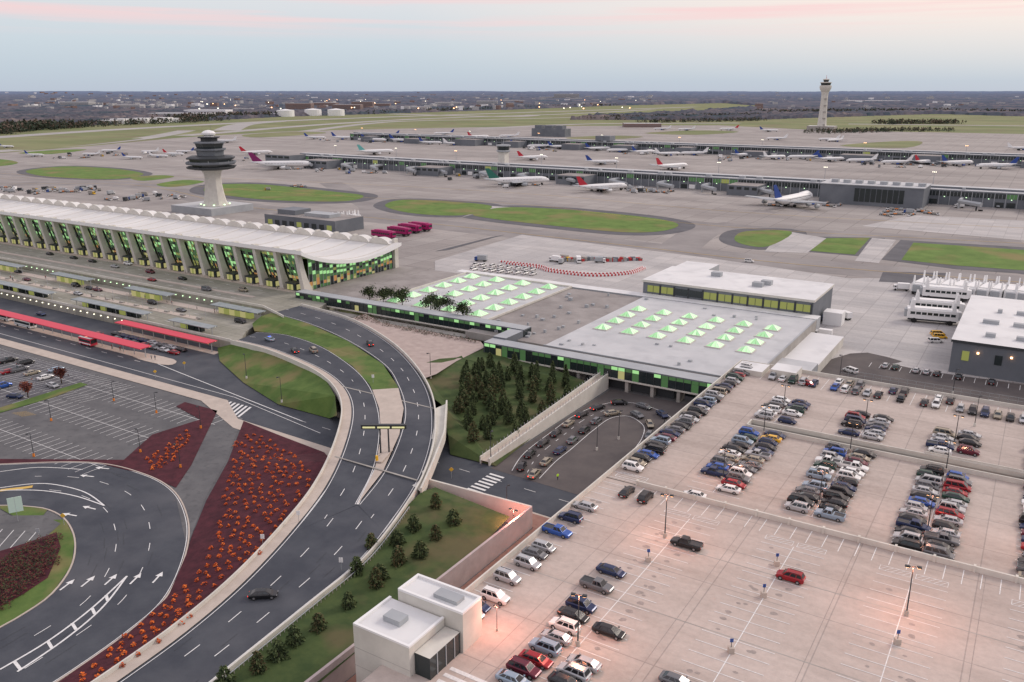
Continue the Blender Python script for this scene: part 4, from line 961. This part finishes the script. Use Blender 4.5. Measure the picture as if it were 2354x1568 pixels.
AM={'blue':airliner(finb,greyl,48),'red':airliner(finr,white,52),'purple':airliner(finp,white,68),'green':airliner(fing,greyl,62),'jumbo':airliner(finb,greyl,68,True),'teal':airliner(fint,white,52),'white':airliner(white,finb,46),'bluebelly':airliner(finb,finb,56)}
for u,v,k,a in [(648,388,'purple',40),(1192,427,'green',52),(1385,440,'red',60),(1822,474,'jumbo',80),
  (1385,378,'blue',40),(1545,390,'red',70),(865,355,'teal',60),(1225,368,'red',60),
  (725,320,'blue',25),(790,321,'bluebelly',15),(860,326,'bluebelly',15),(925,327,'bluebelly',15),(990,332,'blue',15),(1045,334,'white',15),(895,313,'blue',200),(1020,310,'blue',215),
  (1290,342,'blue',40),(1375,346,'blue',50),(1480,354,'blue',60),(1595,357,'white',215),(1715,361,'blue',60),(1845,366,'blue',215),(1980,374,'white',215),(2200,381,'bluebelly',50),(1200,337,'blue',60),(1170,316,'white',215),
  (1655,352,'blue',215),(1780,366,'white',60),(1910,371,'blue',50),(2060,378,'white',215),(2130,378,'red',60),(1425,350,'white',215),(1240,340,'white',215),(2290,388,'blue',215),(1535,358,'white',50),
  (1905,324,'white',215),(1920,326,'white',240),(1785,322,'white',215),(1675,300,'red',215),(1522,299,'white',200),(1578,300,'white',215),(1768,303,'blue',30),(2345,345,'white',30),
  (210,358,'white',200),(80,360,'blue',20),(305,366,'blue',20),(345,352,'white',200),(255,350,'blue',210),(400,358,'red',20),(520,328,'white',200),(15,340,'blue',15),(590,356,'red',60),(1100,318,'red',60),(365,362,'white',20),(425,352,'blue',200)]:
    q=P(u,v,0); sc=1 if v>382 or k in('teal','purple','green') else .85
    if u<500: sc=.62
    inst('airliner',AM[k],(q.x,q.y,.05),math.radians(a),sc)
# ------------------------------------------------------------------ vegetation
def evergreen(h,r,n,pw=.8,bot=.05,ms=None,k3=.14):
    w=MB(); w.cylbetween((0,0,0),(0,0,h*.8),.16,.04,bark,6)
    for i in range(12):
        a=U(0,6.28); z=h*U(.1,.75); q=r*(1-z/h)*.9; w.cylbetween((0,0,z),(q*math.cos(a),q*math.sin(a),z+.1),.05,.02,bark,4)
    ph=[U(0,6.28) for _ in range(4)]
    for i in range(n):
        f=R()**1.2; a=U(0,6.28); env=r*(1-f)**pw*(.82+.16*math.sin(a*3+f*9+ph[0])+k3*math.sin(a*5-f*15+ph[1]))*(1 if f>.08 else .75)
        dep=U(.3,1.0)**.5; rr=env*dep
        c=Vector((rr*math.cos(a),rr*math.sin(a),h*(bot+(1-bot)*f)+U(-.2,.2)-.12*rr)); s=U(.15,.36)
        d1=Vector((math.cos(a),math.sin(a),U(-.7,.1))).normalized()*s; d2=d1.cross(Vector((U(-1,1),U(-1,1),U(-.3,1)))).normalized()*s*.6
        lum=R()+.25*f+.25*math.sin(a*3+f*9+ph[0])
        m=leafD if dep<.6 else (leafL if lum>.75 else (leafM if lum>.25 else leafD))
        if ms and R()<.35: m=ms
        w.face([c-d1,c-d2,c+d1,c+d2],m)
    return w.mesh('evergreen')
EV=[evergreen(5.8,1.9,1000,.45,.08,None,.22),evergreen(6.8,1.6,1000,.6),evergreen(5.0,2.1,1000,.4,.08,leafO,.22),evergreen(5.8,1.8,800,.5,.05,leafO,.2),evergreen(4.2,1.5,600,.5,.05,None,.2)]
SH=[evergreen(3.6,1.8,800,.42,.03,leafO,.24),evergreen(3.1,1.9,750,.38,.03,None,.24)]
def bankpts(pg,n,mind,tries=4000):
    out=[]; u0=min(p[0] for p in pg);u1=max(p[0] for p in pg);v0=min(p[1] for p in pg);v1=max(p[1] for p in pg)
    PG=[Vector((p[0],p[1])) for p in pg]
    for _ in range(tries):
        u,v=U(u0,u1),U(v0,v1)
        if not inside(u,v,PG): continue
        q=Q(u,v)
        if q.z>7.5: continue
        if all((q-s).length>mind for s in out): out.append(q)
        if len(out)>=n: break
    return out
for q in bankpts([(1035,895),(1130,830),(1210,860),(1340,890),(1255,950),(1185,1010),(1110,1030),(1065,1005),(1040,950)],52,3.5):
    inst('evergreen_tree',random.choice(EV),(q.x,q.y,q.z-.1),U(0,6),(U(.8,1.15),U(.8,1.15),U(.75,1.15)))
for u,v in [(1000,1160),(1050,1192),(958,1200),(1008,1225),(905,1235),(963,1262),(910,1290),(860,1250),(862,1335),(805,1380),(735,1430),(680,1470),(600,1530),(520,1560),(870,1320),(820,1300),(640,1500)]:
    q=Q(u+U(-8,8),v+12+U(-6,6)); inst('evergreen_shrub',random.choice(SH),(q.x,q.y,q.z-.1),U(0,6),(U(.7,1.0),U(.7,1.0),U(.75,1.1)))
def broad(h,r,n,ms,name='tree'):
    w=MB(); w.cylbetween((0,0,0),(0,0,h*.45),.18,.12,bark,6)
    for i in range(8):
        a=U(0,6.28); w.cylbetween((0,0,h*.35),(r*.6*math.cos(a),r*.6*math.sin(a),h*U(.6,.85)),.08,.03,bark,4)
    cs=[Vector((U(-.55,.55)*r,U(-.55,.55)*r,h*U(.5,.85))) for _ in range(9)]
    for i in range(n):
        c=random.choice(cs)+Vector((random.gauss(0,.3)*r,random.gauss(0,.3)*r,random.gauss(0,.1)*h)); s=U(.15,.35)
        d1=Vector((U(-1,1),U(-1,1),U(-1,1))).normalized()*s; d2=d1.orthogonal()*.8
        w.face([c-d1,c-d2,c+d1,c+d2],random.choice(ms))
    return w.mesh(name)
BT=broad(6.5,3,900,[leafD,leafM,leafM,leafL]); BR=broad(4.6,2,420,[shrR,M('russet_leaves',(.20,.07,.04),.9),shrR])
for u,v in [(850,690),(882,693),(900,690),(925,700),(990,712),(1010,716),(1028,714),(1065,732)]:
    q=P(u,v+3,6.2); inst('deciduous_tree',BT,(q.x,q.y,6.0),U(0,6),U(.8,1.1))
for u,v in [(65,915),(142,882)]:
    q=P(u,v,0); inst('deciduous_tree',BR,(q.x,q.y,.1),U(0,6),1)
def bed(name,pg,n,mind,r,ms,leaves=34,h=.8,fc=True):
    w=MB()
    for q in bankpts(pg,n,mind,9000):
        rr=r*U(.7,1.2)
        for i in range(leaves):
            a=U(0,6.28); t=rr*math.sqrt(R()); zf=h*(1-(t/rr)**2); c=Vector((q.x+t*math.cos(a),q.y+t*math.sin(a),q.z+zf*U(.4,1)+.05)); s=U(.09,.2)
            d1=Vector((U(-1,1),U(-1,1),U(-.4,.4))).normalized()*s; d2=d1.cross(Vector((U(-.4,.4),U(-.4,.4),1))).normalized()*s
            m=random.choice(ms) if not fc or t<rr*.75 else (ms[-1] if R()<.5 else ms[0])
            w.face([c-d1,c-d2,c+d1,c+d2],m)
    return w.obj(name)
FM=[flowA,flowB,flowA,flowB,flowC]
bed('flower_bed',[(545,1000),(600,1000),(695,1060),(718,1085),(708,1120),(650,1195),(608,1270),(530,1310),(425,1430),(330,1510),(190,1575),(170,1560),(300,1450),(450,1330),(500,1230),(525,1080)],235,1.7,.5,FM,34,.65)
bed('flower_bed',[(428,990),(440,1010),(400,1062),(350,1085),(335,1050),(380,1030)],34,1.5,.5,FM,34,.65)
bed('hedge',[(0,1300),(60,1255),(130,1235),(130,1290),(60,1355),(0,1410),(-60,1440),(-60,1330)],150,1.2,1.1,[shrR,shrG,shrR,leafD],50,1.4,False)
bed('hedge',[(808,715),(960,745),(1100,775),(1108,790),(950,765),(820,733)],150,1.2,1.0,[shrG,leafD,shrR],40,1.2,False)
# ------------------------------------------------------------------ lamps, gantry, signs
def lampmesh(h,base,dbl=True,lit=False):
    w=MB(); w.cylbetween((0,0,0),(0,0,.9),.35,.3,base,10); w.cylbetween((0,0,.9),(0,0,h),.11,.07,darkm,8)
    for s in((-1,1) if dbl else (1,)):
        w.box(0 if s>0 else -.9,.9 if s>0 else 0,-.05,.05,h-.08,h,darkm); w.box(s*.5,s*1.15,-.22,.22,h-.2,h+.06,darkm); w.box(s*.6,s*1.05,-.16,.16,h-.26,h-.21,lampO if lit else headl)
    return w.mesh('lamp')
LG=lampmesh(8.5,conc_p,True,True); LO=lampmesh(7.5,orange,False); LS=lampmesh(9,conc,False); LG2=lampmesh(7.5,conc_p,True,True)
def plight(parent,x,y,z,e,col,r=.25):
    l=bpy.data.lights.new('lamp_light','POINT'); l.energy=e; l.color=col; l.shadow_soft_size=r; o=bpy.data.objects.new('lamp_light',l); bpy.context.collection.objects.link(o); o.location=(x,y,z); o.parent=parent
def sposts(u,v):
    w=MB(); w.box(-.4,.4,-.4,.4,0,.9,conc_p); w.cylbetween((0,0,.9),(0,0,2.3),.05,.05,darkm,6); w.box(-.25,.25,-.03,.03,1.7,2.3,MATS['car_blue']); q=P(u,v,GZ); inst('row_sign',w.mesh('row_sign'),(q.x,q.y,GZ),YAW)
for u,v,lit in [(1528,1236,1),(2083,1415,1),(1328,1485,1)]:
    q=P(u,v,GZ); o=inst('street_lamp',LG,(q.x,q.y,GZ),.3); plight(o,0,0,8.0,2200,(1,.36,.20))
for u,v in [(1490,1290),(1755,1372),(2062,1480),(1785,1300),(1680,1500)]: sposts(u,v)
for xr in ROW[:4]:
    for y in (158,187,204):
        o=inst('street_lamp',LG2,(xr,y,GZ),0,.95)
        if y==158: plight(o,0,0,7.1,900,(1,.40,.24))
for u,v in [(262,922),(360,950),(118,968),(323,1040),(78,1050),(462,985),(415,1075)]:
    q=P(u,v,0); inst('street_lamp',LO,(q.x,q.y,.1),U(0,6),.8)
for u,v in [(1422,1010),(1372,1035),(1930,870),(648,925),(567,870),(1165,1195),(1128,1062),(2240,980),(2190,905),(990,870)]:
    q=Q(u,v); inst('street_lamp',LS,(q.x,q.y,q.z),U(0,6),.85)
q=P(1190,1215,3); o=inst('street_lamp',LG,(q.x-1,q.y,0),0,.8); plight(o,0,0,8,3600,(1,.26,.18))
o=inst('street_lamp',LG,(-59.5,91,GZ),0,.5); plight(o,0,0,8,1200,(1,.30,.2))
w=MB(); a=P(885,1042,6); 
w.cylbetween((a.x-.9,a.y-.4,6),(a.x-.9,a.y-.4,12.4),.2,.16,darkm,8); w.cylbetween((a.x+.9,a.y+.4,6),(a.x+.9,a.y+.4,12.4),.2,.16,darkm,8)
w.obox((a.x,a.y),YAW,10.2,.5,12.0,12.95,darkm)
SG=M('lit_sign',(.6,.6,.32),.4,emit=(.90,.88,.45),es=.45)
for k in range(3): w.obox((a.x+(k-1)*3.3*cy+.16,a.y+(k-1)*3.3*sy-.30),YAW,2.8,.1,12.25,12.62,SG)
w.obox((a.x,a.y),YAW,10.4,.9,12.97,13.05,darkm); w.obj('sign_gantry')
w=MB(); a=P(883,1050,6); w.obox((a.x,a.y),YAW+1.35,7,1.6,6.16,6.4,conc_p); w.cylbetween((a.x+.5,a.y-3,6.3),(a.x+.5,a.y-3,7.5),.35,.3,yel,8); w.obj('crash_cushion')
def sign(u,v,z,ang,wd,hh,ph,m,name='traffic_sign',back=greyl):
    w=MB(); a=P(u,v,z); w.cylbetween((0,0,0),(0,0,ph),.05,.05,greyl,6)
    w.box(-wd/2,wd/2,-.04,.04,ph-hh,ph,m) if name!='warning_sign' else w.rings([[(0,-.04,ph-hh),(wd/2,-.04,ph-hh/2),(0,-.04,ph),(-wd/2,-.04,ph-hh/2)],[(0,.04,ph-hh),(wd/2,.04,ph-hh/2),(0,.04,ph),(-wd/2,.04,ph-hh/2)]],m)
    inst(name,w.mesh(name),(a.x,a.y,z),ang)
sgreen=M('pale_green_sign',(.62,.80,.68),.5)
sign(42,1200,0,YAW+.5,2.6,3.3,5.6,sgreen,'direction_sign')
for u,v in ((1038,1100),(425,850),(358,870),(148,1208)): sign(u,v,0,YAW,1.1,1.1,2.8,yel,'warning_sign')
for u,v in ((90,1240),(605,1255),(785,1310),(687,1200),(858,880)): 
    q=Q(u,v); sign(u,v,q.z,YAW,.7,.9,2.4,white if u!=90 else greyl,'traffic_sign')
for y0 in (104,121,136):
    line(V([(-300,y0,0),(-178,y0,0)]),.14,.06)
    x=-300
    while x<-178: line(V([(x,y0-4.8,0),(x,y0+4.8,0)]),.14,.07); x+=2.75
for x in (-292,-262,-232): 
    for k in range(6): line(V([(x+k*.9,112,0),(x+k*.9+2,115,0)]),.12,.065,mat=mark_y)
poly('paved_lot',[(0,805,0),(60,820,0),(205,860,0),(190,888,0),(0,935,0),(-200,960,0),(-200,780,0)],asph_dk,.025)
poly('grass_verge',[(0,938,0),(185,880,0),(202,885,0),(120,915,0),(0,950,0),(-150,990,0),(-150,975,0)],grass2,.13)
for y0 in (141,129): 
    x=-330
    while x<-222: line(V([(x,y0-2.5,0),(x+1.2,y0+2.5,0)]),.14,.09); x+=2.0
for u,v in [(20,855),(45,850),(75,858),(20,830),(105,868),(8,888),(60,835),(130,850)]: carpx(u,v,90,None,None,'parked_car')
for i in range(26):
    q=mix(outer,inner,U(.1,.9)); k=int(U(20,70)); line([q[k],q[k+3]],.07,.07,mat=darkm)
for i in range(10):
    q=mix(Ll,Rl,U(.1,.9)); k=int(U(5,70)); line([q[k],q[k+4]],.07,.04,mat=darkm)
LINES.obj('road_markings')
# ------------------------------------------------------------------ people
def person(shirt,pants):
    me=bpy.data.meshes.new('p'); v=[(0,0,.95),(0,0,1.2),(0,0,1.42),(0,0,1.52),(0,.01,1.62),(0,.01,1.76),(.2,0,1.4),(.26,.02,1.12),(.27,.1,.88),(-.2,0,1.4),(-.26,.02,1.12),(-.27,-.05,.86),(.1,0,.88),(.11,.1,.48),(.11,.05,.08),(.11,.17,.04),(-.1,0,.88),(-.11,-.06,.48),(-.11,-.16,.08),(-.11,-.04,.04)]
    e=[(0,1),(1,2),(2,3),(3,4),(4,5),(2,6),(6,7),(7,8),(2,9),(9,10),(10,11),(0,12),(12,13),(13,14),(14,15),(0,16),(16,17),(17,18),(18,19)]
    rad=[.15,.14,.15,.06,.1,.08,.065,.05,.035,.065,.05,.035,.095,.065,.045,.04,.095,.065,.045,.04]
    me.from_pydata(v,e,[]); o=bpy.data.objects.new('p',me); bpy.context.collection.objects.link(o)
    sk=o.modifiers.new('s','SKIN')
    for i,r in enumerate(rad): me.skin_vertices[0].data[i].radius=(r,r*.85)
    me.skin_vertices[0].data[0].use_root=True
    o.modifiers.new('u','SUBSURF').levels=1
    dg=bpy.context.evaluated_depsgraph_get(); m2=bpy.data.meshes.new_from_object(o.evaluated_get(dg)); bpy.data.objects.remove(o)
    m2.materials.clear()
    for m in (shirt,pants,M('skin',(.45,.27,.2),.6),M('hair',(.04,.03,.02),.8)): m2.materials.append(m)
    for p in m2.polygons:
        c=p.center; p.material_index=3 if c.z>1.69 else 2 if (c.z>1.49 or (abs(c.x)>.22 and c.z<.92)) else 0 if c.z>.93 else 1
        p.use_smooth=True
    return m2
pm=[person(M('shirt_a',(.08,.1,.15),.8),M('trousers',(.03,.03,.04),.8)),person(M('shirt_b',(.4,.38,.35),.8),MATS['trousers']),person(M('shirt_c',(.25,.04,.04),.8),MATS['trousers'])]
hv=person(M('hi_vis',(.5,.8,.05),.6,emit=(.5,.9,.05),es=.15),MATS['trousers'])
q=P(1282,1104,0); inst('worker',hv,(q.x,q.y,.08),1)
for i in range(30):
    k=i%3; x=U(-480,-260); y={0:U(239.4,240),1:U(207.2,208),2:U(197.3,199.7)}[k]; z={0:6.15,1:3.15,2:3.15}[k]
    inst('pedestrian',random.choice(pm),(x,y,z),U(0,6))
for i in range(5): inst('pedestrian',random.choice(pm),(U(-280,-240),163.2,.16),U(0,6))
# ------------------------------------------------------------------ world, sun, camera
wd=bpy.data.worlds.new('World'); bpy.context.scene.world=wd; wd.use_nodes=True; nt=wd.node_tree; N=nt.nodes; L=nt.links
bg=N['Background']; out=N['World Output']
SAZ=math.radians(60); SEL=math.radians(32)
sk=N.new('ShaderNodeTexSky'); sk.sky_type='NISHITA'; sk.sun_disc=False; sk.sun_elevation=SEL; sk.sun_rotation=math.pi/2-SAZ
tc=N.new('ShaderNodeTexCoord'); sx=N.new('ShaderNodeSeparateXYZ'); L.new(tc.outputs['Generated'],sx.inputs[0])
rp=N.new('ShaderNodeValToRGB'); L.new(sx.outputs['Z'],rp.inputs[0]); el=rp.color_ramp.elements
el[0].position=0; el[0].color=(.50,.565,.665,1); el[1].position=1; el[1].color=(.82,.88,1.0,1)
for p_,c_ in ((.02,(.53,.615,.70)),(.05,(.60,.68,.745)),(.085,(.71,.735,.77)),(.14,(.80,.79,.83)),(.3,(.82,.86,.94))):
    e_=el.new(p_); e_.color=(*c_,1)
dt=N.new('ShaderNodeVectorMath'); dt.operation='DOT_PRODUCT'; L.new(tc.outputs['Generated'],dt.inputs[0]); dt.inputs[1].default_value=(math.cos(math.radians(75)),math.sin(math.radians(75)),.12)
m1=N.new('ShaderNodeMapRange'); m1.inputs['From Min'].default_value=.60; m1.inputs['From Max'].default_value=1.0; m1.inputs['To Max'].default_value=1.0; L.new(dt.outputs['Value'],m1.inputs[0])
mz=N.new('ShaderNodeMapRange'); mz.inputs['From Min'].default_value=.01; mz.inputs['From Max'].default_value=.085; L.new(sx.outputs['Z'],mz.inputs[0])
mm=N.new('ShaderNodeMath'); mm.operation='MULTIPLY'; L.new(m1.outputs[0],mm.inputs[0]); L.new(mz.outputs[0],mm.inputs[1])
x1=N.new('ShaderNodeMix'); x1.data_type='RGBA'; L.new(mm.outputs[0],x1.inputs[0]); L.new(rp.outputs[0],x1.inputs[6]); x1.inputs[7].default_value=(1.0,.84,.75,1)
mp=N.new('ShaderNodeMapping'); mp.inputs['Scale'].default_value=(2.2,2.2,85); mp.inputs['Rotation'].default_value=(0.018,.010,0); L.new(tc.outputs['Generated'],mp.inputs[0])
nn=N.new('ShaderNodeTexNoise'); nn.inputs['Scale'].default_value=1.0; nn.inputs['Detail'].default_value=6; nn.inputs['Roughness'].default_value=.55; L.new(mp.outputs[0],nn.inputs['Vector'])
nr_=N.new('ShaderNodeMapRange'); nr_.inputs['From Min'].default_value=.44; nr_.inputs['From Max'].default_value=.62; L.new(nn.outputs[0],nr_.inputs[0])
mz2=N.new('ShaderNodeMapRange'); mz2.inputs['From Min'].default_value=.052; mz2.inputs['From Max'].default_value=.082; L.new(sx.outputs['Z'],mz2.inputs[0])
m3=N.new('ShaderNodeMath'); m3.operation='MULTIPLY'; L.new(nr_.outputs[0],m3.inputs[0]); L.new(mz2.outputs[0],m3.inputs[1])
m4=N.new('ShaderNodeMath'); m4.operation='MULTIPLY'; m4.inputs[1].default_value=.85; L.new(m3.outputs[0],m4.inputs[0])
x2=N.new('ShaderNodeMix'); x2.data_type='RGBA'; L.new(m4.outputs[0],x2.inputs[0]); L.new(x1.outputs[2],x2.inputs[6]); x2.inputs[7].default_value=(.95,.66,.66,1)
ns=N.new('ShaderNodeVectorMath'); ns.operation='SCALE'; ns.inputs['Scale'].default_value=.05; L.new(sk.outputs[0],ns.inputs[0])
x3=N.new('ShaderNodeMix'); x3.data_type='RGBA'; x3.inputs[0].default_value=.12; L.new(x2.outputs[2],x3.inputs[6]); L.new(ns.outputs[0],x3.inputs[7])
L.new(x3.outputs[2],bg.inputs[0]); bg.inputs[1].default_value=1.10
sl=bpy.data.lights.new('sun','SUN'); sl.energy=1.6; sl.angle=math.radians(16); sl.color=(1,.90,.80); so=bpy.data.objects.new('sun',sl); bpy.context.collection.objects.link(so)
d=Vector((math.cos(SAZ)*math.cos(SEL),math.sin(SAZ)*math.cos(SEL),math.sin(SEL))); so.rotation_euler=d.to_track_quat('Z','Y').to_euler()
cam=bpy.data.cameras.new('camera'); co=bpy.data.objects.new('camera',cam); bpy.context.collection.objects.link(co); cam.sensor_width=36; cam.lens=F/2354*36; cam.clip_start=1; cam.clip_end=80000
co.location=(0,0,H); co.rotation_euler=(math.pi/2-PITCH,0,YAW); bpy.context.scene.camera=co
bpy.context.scene.view_settings.view_transform='Standard'; bpy.context.scene.view_settings.look='None'
